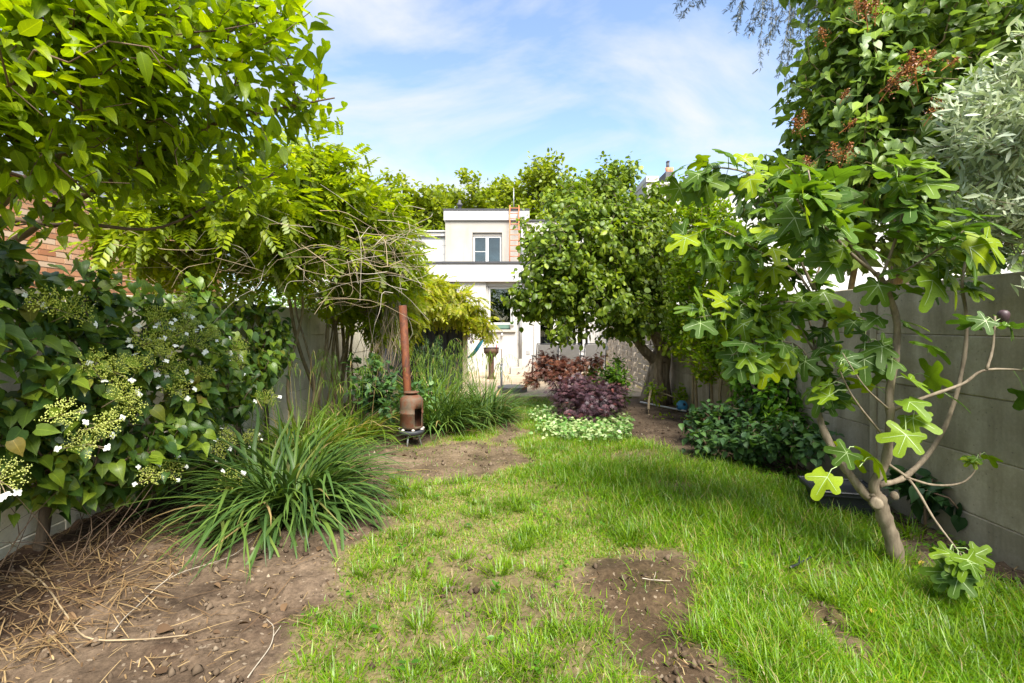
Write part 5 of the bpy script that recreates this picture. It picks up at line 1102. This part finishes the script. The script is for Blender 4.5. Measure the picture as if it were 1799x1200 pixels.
for (q, s) in (((1590, 730, 2.72), .15), ((1610, 720, 2.7), .14), ((1510, 820, 2.75), .16), ((1490, 800, 2.75), .15), ((1470, 820, 2.75), .15), ((1500, 785, 2.75), .12), ((1640, 690, 2.9), .14), ((1600, 660, 2.95), .17), ((1630, 620, 2.95), .15), ((1520, 600, 2.85), .17), ((1480, 690, 3.0), .14)):
    spots.append((P(*q), norm(rng.normal(size=3)), s, .02))
m = MB(); POS = []; DIR = []; NRM = []; SCL = []
for c, tg, s, sp in spots:
    side = norm(np.cross(tg, norm(rng.normal(size=3)))); d = norm(side * 1.0 + tg * .45 + A3(0, -.15, -.05)); pl_ = s * rng.uniform(.35, .95)
    e = c + d * pl_ + A3(0, 0, -.02); m.tube([c, c + d * pl_ * .55 + A3(0, 0, .008), e], [.0032, .0025, .002], 4, cap=False)
    POS.append(e); DIR.append(norm(d * .8 + A3(0, 0, -.58) + rng.normal(size=3) * .25)); NRM.append(norm(A3(0, -.5, .85) + d * .35 + rng.normal(size=3) * .48)); SCL.append(s * .9)
m.build('petioles', M['fig_vein'], fig, kind='stuff', smooth=True)
POS, DIR, NRM, SCL = map(np.array, (POS, DIR, NRM, SCL))
put_leaves(fig, FIG, POS, frames(DIR, NRM), SCL, [M['fig'], M['fig_vein']], 300)
m = MB(); c = P(1763, 556, 2.6); tq = np.linspace(0, np.pi, 9); m.lathe(np.stack([.026 * np.sin(tq) ** .8 * (1 - .25 * np.cos(tq)) + 1e-4, -.036 * np.cos(tq)], -1), c, 12); m.build('fruit', plain('fig_fruit', (.06, .035, .04), .5), fig, smooth=True)

# --- lilac beyond the wall with spent blossoms
lb = [blob(1480, 130, 4.7, 90, 110, .7), blob(1560, 60, 4.6, 110, 80, .7), blob(1680, 40, 4.3, 130, 90, .7), blob(1450, 240, 4.8, 80, 70, .6), blob(1560, 220, 4.5, 130, 110, .8), blob(1680, 200, 4.3, 120, 120, .8), blob(1400, 300, 4.9, 60, 45, .5), blob(1500, 320, 4.6, 110, 70, .6), blob(1330, 350, 5.2, 45, 60, .4), blob(1640, 330, 4.4, 120, 80, .6), blob(1790, 120, 4.2, 80, 160, .6), blob(1440, 400, 4.8, 80, 60, .4), blob(1560, -60, 4.6, 190, 70, .7), blob(1540, 425, 4.6, 100, 45, .4), blob(1660, 440, 4.5, 90, 40, .4), blob(1760, 450, 4.2, 60, 30, .3)]
l0 = A3(3.75, 5.0, 0)
tr = [(wig([l0, l0 + [0, 0, 1.2], P(1600, 380, 4.7), P(1540, 220, 4.7), P(1500, 90, 4.7)], 20), np.linspace(.06, .012, 20)), (wig([l0 + [.15, 0, 0], l0 + [.2, 0, 1.3], P(1690, 300, 4.6), P(1700, 120, 4.5), P(1690, 0, 4.5)], 20), np.linspace(.06, .012, 20)), (wig([l0 + [-.1, .1, 0], l0 + [-.2, .1, 1.4], P(1500, 400, 4.9), P(1440, 300, 4.9)], 18), np.linspace(.045, .012, 18)), (wig([l0 + [.1, .2, 0], l0 + [.2, .2, 1.5], P(1600, 300, 4.8), P(1590, 100, 4.8), P(1600, -40, 4.8)], 20), np.linspace(.045, .01, 20))]
root, *_ = bush('lilac_bush', 'big lilac with heart shaped leaves and spent brown flower heads beyond the wall', 'shrub', l0, tr, lb, 1350, cordate(.42, 4), M['lilac'], M['bark_vine'], per=8, size=(.075, .125), spread=.18, back=.28, nobj=300, step=.22, wander=.1, r0=.003, rmax=.025, hole=.13, hf=2.3, power=.36, a_t=.4, a_o=.5, a_r=.7, droop=.45, n_up=.7, n_o=.55, n_r=.5)
for (px_, py_, d_, s) in ((1520, 15, 4.2, 1), (1540, 8, 4.2, .9), (1583, 130, 3.9, 1.0), (1605, 115, 3.9, 1.25), (1648, 185, 3.8, .9), (1400, 220, 4.5, .8), (1468, 268, 4.3, 1.0), (1490, 265, 4.3, .8), (1420, 285, 4.4, .8), (1505, 10, 4.2, .7), (1495, 218, 4.3, .6), (1675, 108, 3.9, .6), (1570, 145, 3.95, .9), (1630, 100, 3.9, .7), (1445, 60, 4.5, .7), (1412, 205, 4.5, .6), (1485, 165, 4.4, .5)):
    m = MB(); c = P(px_, py_, d_ * .88); ax = norm(A3(rng.normal() * .6, -.3, .7 + rng.normal() * .3))
    for k in range(170):
        t = rng.random(); q = c + ax * (t - .4) * .13 * s + rng.normal(size=3) * .034 * s * (1.15 - t); r_ = rng.uniform(.006, .013) * s
        m.add(q + r_ * norm(rng.normal(size=(4, 3))), np.array([(0, 1, 2), (0, 2, 3), (0, 3, 1), (1, 3, 2)]))
    m.tube([c - ax * .16 * s, c + ax * .08 * s], .003, 4, cap=False); m.build('flower_head', M['lilac_bloom'], root)

# --- olive at the right edge
olb = [blob(1760, 140, 2.9, 65, 75, .4), blob(1730, 230, 2.8, 65, 75, .4), blob(1740, 330, 2.8, 70, 70, .4), blob(1780, 270, 2.6, 75, 110, .35), blob(1760, 410, 2.9, 60, 50, .35), blob(1850, 250, 2.7, 90, 190, .4)]
o0 = A3(3.3, 3.1, 0)
tr = [(wig([o0, o0 + [0, 0, 1.2], P(1830, 420, 2.85), P(1790, 300, 2.8), P(1770, 170, 2.85)], 18), np.linspace(.04, .008, 18)), (wig([o0 + [.1, 0, 0], o0 + [.1, 0, 1.4], P(1850, 320, 2.8), P(1860, 150, 2.8)], 16), np.linspace(.035, .008, 16))]
bush('olive_tree', 'silver leaved olive at the right edge above the wall', 'tree', o0, tr, olb, 460, narrow(.11, 3), M['olive'], M['bark_fig'], per=16, size=(.055, .10), spread=.06, back=.32, nobj=200, step=.16, wander=.06, r0=.0018, rmax=.014, hole=.1, a_t=1.0, a_o=.2, a_r=.75, droop=-.25, n_up=.5, n_r=.9)

# --- conifer behind with hanging sprays
c0 = A3(6.9, 8.6, 0)
SPRAY = [(np.concatenate([A3((0, 0, 0), (.04, .3, 0), (0, 1, -.25), (-.04, .3, 0))] + [A3((0, t, -.25 * t * t), (s * .22, t + .2, -.25 * t * t - .06), (s * .03, t + .1, -.25 * t * t + .01)) for t in (.1, .25, .4, .55, .7, .82) for s in (1, -1)]), [np.array([(0, 1, 2), (0, 2, 3)] + [(4 + 3 * k, 5 + 3 * k, 6 + 3 * k) for k in range(12)])], None)]
cb = [blob(1480, 120, 7.6, 45, 110, .5), blob(1560, 100, 8.0, 110, 150, .9), blob(1700, 120, 8.2, 140, 150, 1.0), blob(1600, 290, 8.0, 120, 70, .8), blob(1480, 20, 7.6, 70, 50, .5), blob(1600, -120, 8.2, 180, 120, 1.0), blob(1450, 90, 7.4, 18, 30, .3), blob(1850, 100, 8.2, 120, 200, 1.0)]
tr = [(A3(c0, c0 + [0, 0, 3], c0 + [0, 0, 6], c0 + [0, 0, 8.5]), A3(.2, .17, .1, .03))]
root, *_ = bush('conifer_tree', 'tall dark conifer behind the lilac with sprays hanging into the sky', 'conifer', c0, tr, cb, 650, SPRAY, M['conifer'], M['bark_dark'], per=14, size=(.2, .34), spread=.3, back=.5, nobj=0, step=.5, wander=.05, r0=.004, rmax=.05, hole=.08, hf=1.2, a_t=.5, a_o=.5, a_r=.7, droop=.5, n_up=.7)
m = MB(); mb2 = MB(); limb = spline([c0 + [0, 0, 6.6], P(1560, -180, 7.4), P(1430, -110, 6.8), P(1300, -60, 6.4), P(1170, -45, 6.2)], 30); m.tube(limb, np.linspace(.05, .008, 30), 6)
limb2 = spline([limb[10], P(1450, -60, 6.6), P(1390, -20, 6.4)], 14); m.tube(limb2, np.linspace(.02, .006, 14), 5)
ps, ds, ss = [], [], []
for (px_, py_) in [(1195, 28), (1188, 8), (1222, 10), (1290, 52), (1278, 18), (1300, 30), (1312, 55), (1318, 60), (1335, 118), (1345, 70), (1352, 85), (1362, 60), (1372, 108), (1378, 148), (1385, 120), (1392, 95), (1398, 108), (1405, 60), (1412, 72), (1420, 40), (1428, 50), (1330, 30), (1340, 40), (1366, 130), (1435, 20), (1355, 40), (1400, 30), (1415, 95)]:
    d_ = rng.uniform(6.1, 6.9); e = P(px_, py_, d_); L0 = limb if rng.random() < .6 else np.concatenate([limb[12:], limb2]); cand = L0 + A3(0, 0, 0); k = np.argmin(np.linalg.norm((cand - e - A3(.35, 0, .3)) * [1, .6, .5], axis=1)); s0_ = cand[k]
    s_ = spline([s0_, (s0_ * .55 + e * .45) + A3(.05, 0, .12), e * .75 + s0_ * .25 + A3(.02, 0, .02), e], 16); m.tube(s_, np.linspace(.006, .0015, 16), 4, cap=False)
    for j in range(3, 16):
        for q in range(4): ps.append(s_[j] + rng.normal(size=3) * .012); ds.append(norm((s_[j] - s_[j - 1]) / .1 * .5 + norm(rng.normal(size=3)) * .7 + A3(0, 0, -.5))); ss.append(rng.uniform(.05, .10))
m.build('hanging_limb', M['cedar'], root, smooth=True)
ps, ds, ss = np.array(ps), np.array(ds), np.array(ss); m = MB(); scatter(m, SPRAY, ps, frames(ds, rng.normal(size=ds.shape)), ss, np.zeros(len(ps), int)); m.build('hanging_sprays', M['cedar'], root, kind='stuff', smooth=True)

# --- Japanese maples
mpb = [blob(1030, 700, 7.2, 62, 26, .45), blob(990, 690, 7.3, 32, 20, .3), blob(1070, 690, 7.2, 40, 20, .35), blob(1020, 670, 7.5, 45, 14, .3), blob(1000, 725, 7.0, 35, 14, .25), blob(1055, 725, 7.0, 40, 16, .25), blob(1085, 705, 7.2, 18, 14, .2)]
m0 = A3(1.1, 7.4, 0); tr = [(wig([m0 + [a_, 0, 0], m0 + [a_ * 1.6, 0, .25], m0 + [a_ * 4, b_, .45]], 10, .02), np.linspace(.02, .006, 10)) for a_, b_ in ((.06, .1), (-.07, .05), (.02, -.15), (-.02, .2))]
bush('japanese_maple', 'low purple Japanese maple mounded at the centre of the garden', 'shrub', m0, tr, mpb, 330, MAPLE, M['maple'], M['bark_dark'], per=7, size=(.065, .105), spread=.10, back=.14, nobj=200, step=.15, wander=.1, r0=.002, rmax=.012, hole=.06, n_up=1.2, n_o=.35, n_r=.3, droop=.45, a_o=.8, trunk_name='stems')
mp2 = [blob(975, 640, 8.0, 50, 16, .35), blob(940, 658, 8.0, 28, 12, .25), blob(985, 660, 7.9, 45, 14, .3), blob(1030, 638, 8.0, 35, 12, .3), blob(1052, 630, 8.1, 20, 8, .15), blob(930, 672, 7.9, 16, 7, .12), blob(960, 625, 8.2, 28, 8, .2)]
m1 = A3(.85, 8.1, 0); tr = [(wig([m1 + [a_, 0, 0], m1 + [a_ * 1.6, 0, .45], m1 + [a_ * 4, b_, .8]], 10, .02), np.linspace(.02, .006, 10)) for a_, b_ in ((.07, .1), (-.08, .05), (-.02, -.1))]
bush('japanese_maple', 'taller reddish brown Japanese maple spreading in front of the patio chairs', 'shrub', m1, tr, mp2, 300, MAPLE, M['maple_b'], M['bark_dark'], per=6, size=(.06, .095), spread=.1, back=.14, nobj=160, step=.15, wander=.1, r0=.002, rmax=.012, hole=.12, n_up=1.2, n_o=.35, n_r=.3, droop=.4, trunk_name='stems')
gb = [blob(1075, 665, 8.0, 28, 26, .3), blob(1095, 690, 7.8, 20, 22, .2), blob(1050, 660, 8.2, 25, 18, .2), blob(1088, 640, 8.3, 10, 18, .1)]
g0 = A3(1.7, 8.05, 0)
bush('green_shrub', 'small fresh green shrub between the maples and the hazel trunk', 'shrub', g0, [(A3(g0, g0 + [0, 0, .4]), A3(.015, .008))], gb, 170, ovate(.24, 2), M['shrub'], M['bark_dark'], per=8, size=(.06, .09), spread=.1, back=.15, nobj=80, step=.15)
wv = [blob(1170, 740, 7.6, 38, 12, .25), blob(1150, 690, 8.4, 18, 20, .15), blob(1135, 755, 7.2, 20, 8, .15), blob(1195, 690, 8.2, 12, 18, .15), blob(1215, 745, 7.2, 18, 8, .15)]
w0 = A3(2.2, 7.8, 0)
bush('woodland_perennial', 'low yellow green seedlings around the gnarled hazel foot', 'plant', w0, [(A3(w0, w0 + [0, 0, .08]), A3(.006, .004))], wv, 110, ovate(.3, 2), M['privet'], M['twig_tan'], per=6, size=(.045, .075), spread=.09, back=.08, nobj=60, step=.15, trunk_name='stem')
# variegated ground cover
n = 900; q = np.stack([rng.uniform(930, 1110, n * 3), rng.uniform(725, 782, n * 3)], -1); keep = ((q[:, 0] - 1035) / 85) ** 2 + ((q[:, 1] - 756) / 24) ** 2 < 1 + .3 * rng.normal(size=len(q)); keep |= ((q[:, 0] - 965) / 38) ** 2 + ((q[:, 1] - 735) / 10) ** 2 < 1; q = q[keep][:n * 2]
p_ = np.array([[*G(*a_), 0] for a_ in q]); p_[:, 2] = gz(p_[:, 0], p_[:, 1]) + rng.uniform(.03, .15, len(p_)); d = norm(rng.normal(size=p_.shape) * A3(1, 1, .25)); m = MB()
scatter(m, ovate(.36, 3), p_, frames(d, A3(0, -.3, 1) + rng.normal(size=p_.shape) * .3), rng.uniform(.04, .065, len(p_)), rng.integers(0, 3, len(p_)))
for k in range(0, len(p_), 2): m.tube([A3(p_[k, 0], p_[k, 1], gz(p_[k, 0], p_[k, 1]) - .01), p_[k]], .002, 3, cap=False)
o = m.build('ground_cover', M['varieg'], kind='stuff', smooth=True); tag(o, 'cream edged variegated ground cover spreading in front of the purple maple', 'ground cover')

# --- sedges
def sedge(label, cx_, cy_, n, Lr, rad, mat, nobj, stalks, wd=.0085, lean=0.0, bendr=(.7, 2.0), th=(.05, .75), sh=1.3):
    z0 = gzf(cx_, cy_); t = thing('sedge_clump', label, 'sedge', (cx_, cy_, z0), 'sedge clumps on the left')
    az = rng.uniform(0, 2 * np.pi, n); L = rng.uniform(*Lr, n) * np.where(rng.random(n) < .2, .6, 1); th0 = rng.uniform(*th, n); bd = rng.uniform(*bendr, n); rr = rad * np.sqrt(rng.random(n)); a2 = az + rng.normal(size=n) * .5
    base = np.stack([cx_ + rr * np.cos(a2), cy_ + rr * np.sin(a2), np.full(n, z0 - .01)], -1); w = rng.uniform(.7, 1.15, n) * wd
    tt = np.linspace(0, 1, 10); prof = np.minimum(1, .55 + tt * 3) * (1 - tt ** 3.5)
    ob = np.arange(min(nobj, n)); rs = np.arange(len(ob), n); m = MB()
    V, Fq = blades(base[rs], az[rs], L[rs], th0[rs], bd[rs], w[rs], 9, prof, .35, 1.3, .16); m.add(V, Fq, 0, BUV); fo = m.build('foliage', mat, t, kind='stuff', smooth=True)
    tm = []
    for k in range(12):
        m = MB(); V, Fq = blades(np.zeros((1, 3)), np.zeros(1), np.ones(1), np.array([th[0] + (th[1] - th[0]) * (k % 4) / 3]), np.array([bendr[0] + (bendr[1] - bendr[0]) * (k // 4) / 2]), np.array([wd / np.mean(Lr)]), 9, prof, .35, 1.3, .16); m.add(V, Fq, 0, BUV); tm.append(m.mesh('blade', mat, (0, 0, 0), True))
    bb_ = BASE[t.name]
    for k in ob:
        o = bpy.data.objects.new('blade', tm[k % 12]); COL.objects.link(o); o.parent = fo; o.location = base[k] - bb_; o.rotation_euler = (0, 0, az[k]); s = L[k]; o.scale = (s, s, s)
    nd = n // 5; ad = rng.uniform(0, 6.283, nd); rd = rad * (.5 + rng.random(nd)); V, Fq = blades(np.stack([cx_ + rd * np.cos(ad), cy_ + rd * np.sin(ad), np.full(nd, z0 + .02)], -1), ad + rng.normal(size=nd) * .6, rng.uniform(.2, .6, nd), rng.uniform(.8, 1.5, nd), rng.uniform(0, .7, nd), rng.uniform(.002, .005, nd), 5); m = MB(); m.add(V, Fq); m.build('dead_blades', M['straw'], t, kind='stuff', smooth=True)
    if stalks:
        m = MB()
        for k in range(stalks):
            a_ = rng.uniform(0, 6.28); b = A3(cx_, cy_, z0) + A3(math.cos(a_), math.sin(a_), 0) * rad * rng.random(); ld = A3(math.cos(a_), math.sin(a_), 0) * rng.uniform(.1, .45); H = sh * rng.uniform(.65, 1.05)
            s_ = spline([b, b + ld * .25 + [0, 0, H * .5], b + ld * .6 + [0, 0, H * .9], b + ld * .95 + [0, 0, H], b + ld * 1.25 + [0, 0, H * .93]], 12); m.tube(s_, np.linspace(.003, .0012, 12), 4, cap=False)
            for j in (7, 8, 9, 10, 11):
                e = s_[j]; dl = rng.uniform(.05, .09); off_ = A3(rng.normal() * .015, rng.normal() * .015, -dl); m.tube([e, e + off_ * .3 + ld * .03, e + off_ + ld * .05], [.001, .0035, .0018], 4, cap=False)
        m.build('flower_stalks', M['sedge_l'], t, kind='stuff', smooth=True)
    return t
sx_, sy_ = -1.72, 3.75
sedge('big dark green arching sedge in the left foreground', sx_, sy_, 900, (.5, 1.12), .2, M['sedge'], 280, 5, .0132, th=(.25, 1.15), bendr=(.9, 2.2), sh=1.0)
sedge('tall light sedge with seed stalks against the pale wall', -2.2, 5.1, 300, (.4, .8), .25, M['sedge_l'], 60, 16, .009, sh=1.2)
sedge('yellowing sedge between the stove and the pale wall', -2.0, 5.95, 420, (.45, .85), .28, M['sedge_l'], 60, 26, .0095, th=(.1, .9), bendr=(.8, 2.4), sh=1.1)
sedge('bushy sedge directly behind the stove', -.95, 6.7, 520, (.5, .95), .28, M['sedge'], 80, 30, .0115, th=(.1, .9), sh=1.15)
sedge('broad leaved sedge at the patio end of the row', -.42, 7.2, 560, (.45, .92), .28, M['sedge'], 80, 34, .012, th=(.1, .95), sh=1.05)
sedge('thin sedge between the shed yews and the stove', -1.3, 7.6, 380, (.6, 1.1), .28, M['sedge_l'], 20, 40, .010, sh=1.25)
sedge('half hidden sedge at the wall behind the big foreground sedge', -2.55, 4.6, 220, (.35, .65), .22, M['sedge'], 20, 6, .009, sh=1.1)
# ------------------------------------------------------------------ lawn, litter, small stuff
def lawn_pts(n, ymin, ymax):
    y = ymin * (ymax / ymin) ** rng.random(n); x = rng.uniform(-1.0, 1.0, n) * np.minimum(3.0, y * 1.12 + .1); p_ = np.stack([x, y], -1); return p_
pts = []
for (n, a_, b_) in ((330000, 1.55, 9.6),):
    p_ = lawn_pts(n, a_, b_); k = rng.random(n) < lawn_mask(p_) ** 1.6; pts.append(p_[k])
p_ = np.stack([rng.uniform(-1.2, 2.95, 60000), rng.uniform(.85, 3.0, 60000)], -1); p_ = p_[(np.abs(p_[:, 0]) > p_[:, 1] * 1.1) | (p_[:, 1] < 1.55)]; pts.append(p_[rng.random(len(p_)) < lawn_mask(p_)])
p_ = np.concatenate(pts); n = len(p_)
q3 = np.concatenate([p_, np.zeros((n, 1))], -1)
tall = np.clip(np.interp(p_[:, 0], [-1, .2, .9, 2.4], [.15, .3, .85, 1.0]) + .4 * wnoise(q3, 1.6), .08, 1.3) * np.interp(p_[:, 1], [1.5, 2.4, 3.2, 6, 9], [.75, .8, 1, .95, .8])
L = (.035 + .115 * tall) * rng.uniform(.5, 1.25, n); base = np.stack([p_[:, 0], p_[:, 1], gz(p_[:, 0], p_[:, 1]) - .006], -1)
V, Fq = blades(base, rng.uniform(0, 6.283, n), L, np.abs(rng.normal(size=n)) * .5, rng.uniform(.2, 1.9, n), (.0016 + .0006 * p_[:, 1] ** .7 * .6) * rng.uniform(.7, 1.3, n), 3, np.array([1, .9, .6, .05]), sway=.22)
m = MB(); m.add(V, Fq); lawn = m.build('grass', M['grass'], kind='stuff', smooth=True); tag(lawn, 'patchy bright green lawn grass covering the middle of the garden', 'grass', kind='stuff')
# darker tufts
B, AZ, LL, T0 = [], [], [], []
tufts = [(810, 985, .06, 90), (880, 1010, .06, 110), (945, 1010, .06, 100), (850, 905, .09, 150), (780, 1040, .06, 80), (740, 1105, .06, 80), (905, 885, .1, 130), (1030, 830, .12, 170), (930, 795, .06, 80), (925, 770, .06, 80), (955, 760, .07, 90), (1200, 760, .06, 0), (700, 900, .10, 160), (720, 860, .1, 140), (650, 1010, .07, 60), (1120, 830, .12, 160), (980, 720, .12, 160), (1000, 740, .12, 160), (840, 755, .1, 120), (870, 762, .08, 90), (620, 1110, .06, 50), (1250, 900, .15, 160), (1330, 900, .15, 180), (1420, 930, .15, 180), (1500, 960, .14, 180), (1480, 900, .13, 170), (1390, 880, .13, 160), (1650, 1060, .14, 140), (1720, 1090, .14, 140), (1560, 1060, .12, 120), (1680, 1150, .12, 120), (1300, 1080, .1, 100), (880, 1090, .06, 60), (700, 1000, .08, 70), (1600, 940, .1, 90), (1540, 890, .1, 110), (985, 1110, .05, 50), (760, 1170, .06, 60), (930, 1180, .06, 50)]
_tp = lawn_pts(520, 1.9, 7.5); _tp = _tp[rng.random(len(_tp)) < (lawn_mask(_tp) - .25) * 1.3]
for a_ in _tp: tufts.append((CX + a_[0] / a_[1] * F, HY + F * EYE / a_[1], .03 + .10 * rng.random() ** 2, int(rng.integers(12, 70))))
for (px_, py_, r_, k) in tufts:
    c = G(px_, py_); a_ = rng.uniform(0, 6.283, k); rr = r_ * np.sqrt(rng.random(k)); rr *= 1 + .6 * np.sin(a_ * 2 + px_); x_, y_ = c[0] + rr * 1.3 * np.cos(a_), c[1] + rr * 1.1 * np.sin(a_)
    B.append(np.stack([x_, y_, gz(x_, y_) - .006], -1)); AZ.append(a_ + rng.normal(size=k) * .8); LL.append(rng.uniform(.05, .17, k) * rng.uniform(.7, 1.25) * (1.2 if c[0] > .6 else .9)); T0.append(.1 + rng.random(k) * .75)
B = np.concatenate(B); k = len(B); V, Fq = blades(B, np.concatenate(AZ), np.concatenate(LL), np.concatenate(T0), rng.uniform(.2, 1.3, k), rng.uniform(.0022, .0038, k), 4)
m = MB(); m.add(V, Fq); o = m.build('grass_tufts', M['grass_d'], kind='stuff', smooth=True); tag(o, 'longer dark green grass tufts standing up from the lawn', 'grass', kind='stuff')
# straw, dead leaves and clods on the bare soil
def soil_pts(n, f=None):
    out_ = np.zeros((0, 2))
    while len(out_) < n:
        p_ = lawn_pts(n * 3, 1.5, 8.5); p_ = p_[rng.random(len(p_)) > lawn_mask(p_) + .25]
        if f is not None: p_ = p_[f(p_)]
        out_ = np.concatenate([out_, p_])
    return out_[:n]
m = MB()
for (n, f, Lr) in ((450, lambda q: (q[:, 0] < -.9), (.04, .25)), (2200, None, (.01, .05)), (1300, lambda q: q[:, 0] < -2.15 + .25 * np.sin(q[:, 1] * 3), (.08, .45))):
    p_ = soil_pts(n, f); n = len(p_); V, Fq = blades(np.stack([p_[:, 0], p_[:, 1], gz(p_[:, 0], p_[:, 1]) + rng.uniform(.004, .035, n)], -1), np.where(p_[:, 0] < -1.5, rng.normal(size=n) * .7 - .6, rng.uniform(0, 6.28, n)), rng.uniform(*Lr, n), 1.57 + rng.normal(size=n) * .12, rng.normal(size=n) * .35, rng.uniform(.0012, .0032, n), 4, np.array([.8, 1, 1, .9, .5])); m.add(V, Fq)
o = m.build('straw_litter', M['straw'], kind='stuff'); tag(o, 'dry straw and dead stalks scattered over the bare soil', 'litter', kind='stuff')
m = MB()
p_ = soil_pts(4600); ico = norm(A3((1, 0, 0), (-1, 0, 0), (0, 1, 0), (0, -1, 0), (0, 0, 1), (0, 0, -1))); f8 = np.array([(0, 2, 4), (2, 1, 4), (1, 3, 4), (3, 0, 4), (2, 0, 5), (1, 2, 5), (3, 1, 5), (0, 3, 5)])
for a_ in p_:
    s = .003 + .022 * rng.random() ** 5; m.add(A3(a_[0], a_[1], float(gz(a_[0], a_[1])) + s * .5) + ico * s * rng.uniform(.6, 1.3, (6, 3)), f8)
mcl = leafm('soil_clod', [(0, (.05, .034, .023)), (.6, (.10, .072, .049)), (.94, (.16, .12, .085)), (1, (.32, .27, .20))], 0, rough=.95, spec=.1, patch=.2)
o = m.build('soil_clods', mcl, kind='stuff', smooth=True); tag(o, 'small earth clods and pebbles on the bare soil', 'soil', kind='stuff')
p_ = soil_pts(150, lambda q: q[:, 0] < -.8); m = MB(); pp_ = np.concatenate([p_, (gz(p_[:, 0], p_[:, 1]) + .015)[:, None]], -1); d = norm(rng.normal(size=pp_.shape) * A3(1, 1, .12)); scatter(m, ovate(.3, 3), pp_, frames(d, A3(0, 0, 1) + rng.normal(size=pp_.shape) * .35), rng.uniform(.03, .075, len(pp_)), rng.integers(0, 3, len(pp_)))
mdl = leafm('dead_leaf', [(0, (.07, .042, .024)), (.5, (.14, .085, .045)), (.9, (.25, .16, .085)), (1, (.22, .2, .07))], .1, rough=.8, spec=.2, patch=.1)
o = m.build('dead_leaves', mdl, kind='stuff', smooth=True); tag(o, 'brown dead leaves lying on the soil below the left wall', 'litter', kind='stuff')
# small weeds in lawn and beds
n = 260; p_ = np.concatenate([lawn_pts(400, 2, 7)[:170], np.stack([rng.uniform(2.3, 2.9, 130), rng.uniform(2.2, 5, 130)], -1)]); p_ = p_[(lawn_mask(p_) > .45) | (p_[:, 0] > 2.2)]; m = MB(); P6 = np.repeat(p_, 5, 0); z_ = gz(P6[:, 0], P6[:, 1]) + rng.uniform(.02, .06, len(P6)); d = norm(rng.normal(size=(len(P6), 3)) * A3(1, 1, .2) + A3(0, 0, .35)); scatter(m, ovate(.32, 2), np.concatenate([P6 + d[:, :2] * .01, z_[:, None]], -1), frames(d, A3(0, 0, 1) + rng.normal(size=d.shape) * .2), rng.uniform(.02, .045, len(P6)), rng.integers(0, 2, len(P6)))
o = m.build('lawn_weeds', M['ivy'], kind='stuff', smooth=True); tag(o, 'small broad leaved weeds dotted through the lawn and wall bed', 'weeds', kind='stuff')
# single sticks
def stick(label, pxs, r, mat, up=.02):
    pts_ = [A3(*G(*q), 0) for q in pxs]
    for q in pts_: q[2] = gzf(q[0], q[1]) + up
    s_ = spline(pts_, 20); s_[:, 2] += .004 * np.sin(np.arange(20) * .7) * min(1, np.linalg.norm(s_[-1] - s_[0]))
    o = thing('twig', label, 'twig', tuple(s_[0]), 'fallen twigs'); m = MB(); m.tube(s_, np.linspace(r, r * .6, 20), 6); m.build('stalk', mat, o, smooth=True)
    k = 9; e = s_[k] + A3(.02, .03, .03); m = MB(); m.tube([s_[k], e], [r * .7, r * .4], 5); m.build('side_shoot', mat, o)
stick('long tan twig bent at a right angle on the left soil', [(35, 1015), (80, 1045), (120, 1085), (155, 1128), (240, 1128), (330, 1122)], .005, M['twig_tan'])
stick('thin pale stalk curving from the sedge across the soil', [(200, 1118), (235, 1075), (300, 1025), (400, 990), (450, 955)], .003, M['twig_grey'], .03)
stick('bleached hooked stalk at the lower edge of the lawn', [(435, 1196), (475, 1140), (480, 1105), (468, 1090)], .003, M['twig_grey'])
stick('short pale straw on the right-hand bare patch', [(1128, 1028), (1150, 1030), (1178, 1031)], .003, M['twig_grey'])
stick('dark green hose end lying in the grass left of the fig trunk', [(1388, 1012), (1405, 1003), (1425, 993)], .008, M['black_plastic'], .06)
for (px_, py_, lab) in ((1405, 1012, 'yellow fallen leaf beside the dark hose end'), (1535, 1082, 'yellow fallen leaf in the grass right of the small bare patch'), (1625, 997, 'yellow fallen leaf on the soil right of the fig trunk')):
    g_ = A3(*G(px_, py_), 0); g_[2] = gzf(*g_[:2]) + .035; m = MB(); v, fs, _ = ovate(.34, 3)[2]; m.add(v * .05, fs); o = m.build('fallen_leaf', plain('yellow_leaf', (.55, .38, .06), .6), smooth=True); o.location = g_; o.rotation_euler = (rng.uniform(-.3, .3), .2, rng.uniform(0, 6)); tag(o, lab, 'leaf', 'yellow fallen leaves')
# bare edge twigs along the left border below the hydrangea
m = MB()
for k in range(60):
    y_ = rng.uniform(2.4, 5.5); c = A3(-2.95 + rng.random() * .5, y_, .05); e = c + A3(rng.normal() * .25, rng.normal() * .35, rng.uniform(.1, .6)); m.tube(spline([c, (c + e) / 2 + rng.normal(size=3) * .06, e], 6), np.linspace(.0035, .0012, 6), 4, cap=False)
m.build('bare_shoots', M['twig_red'], hyd, kind='stuff', smooth=True)
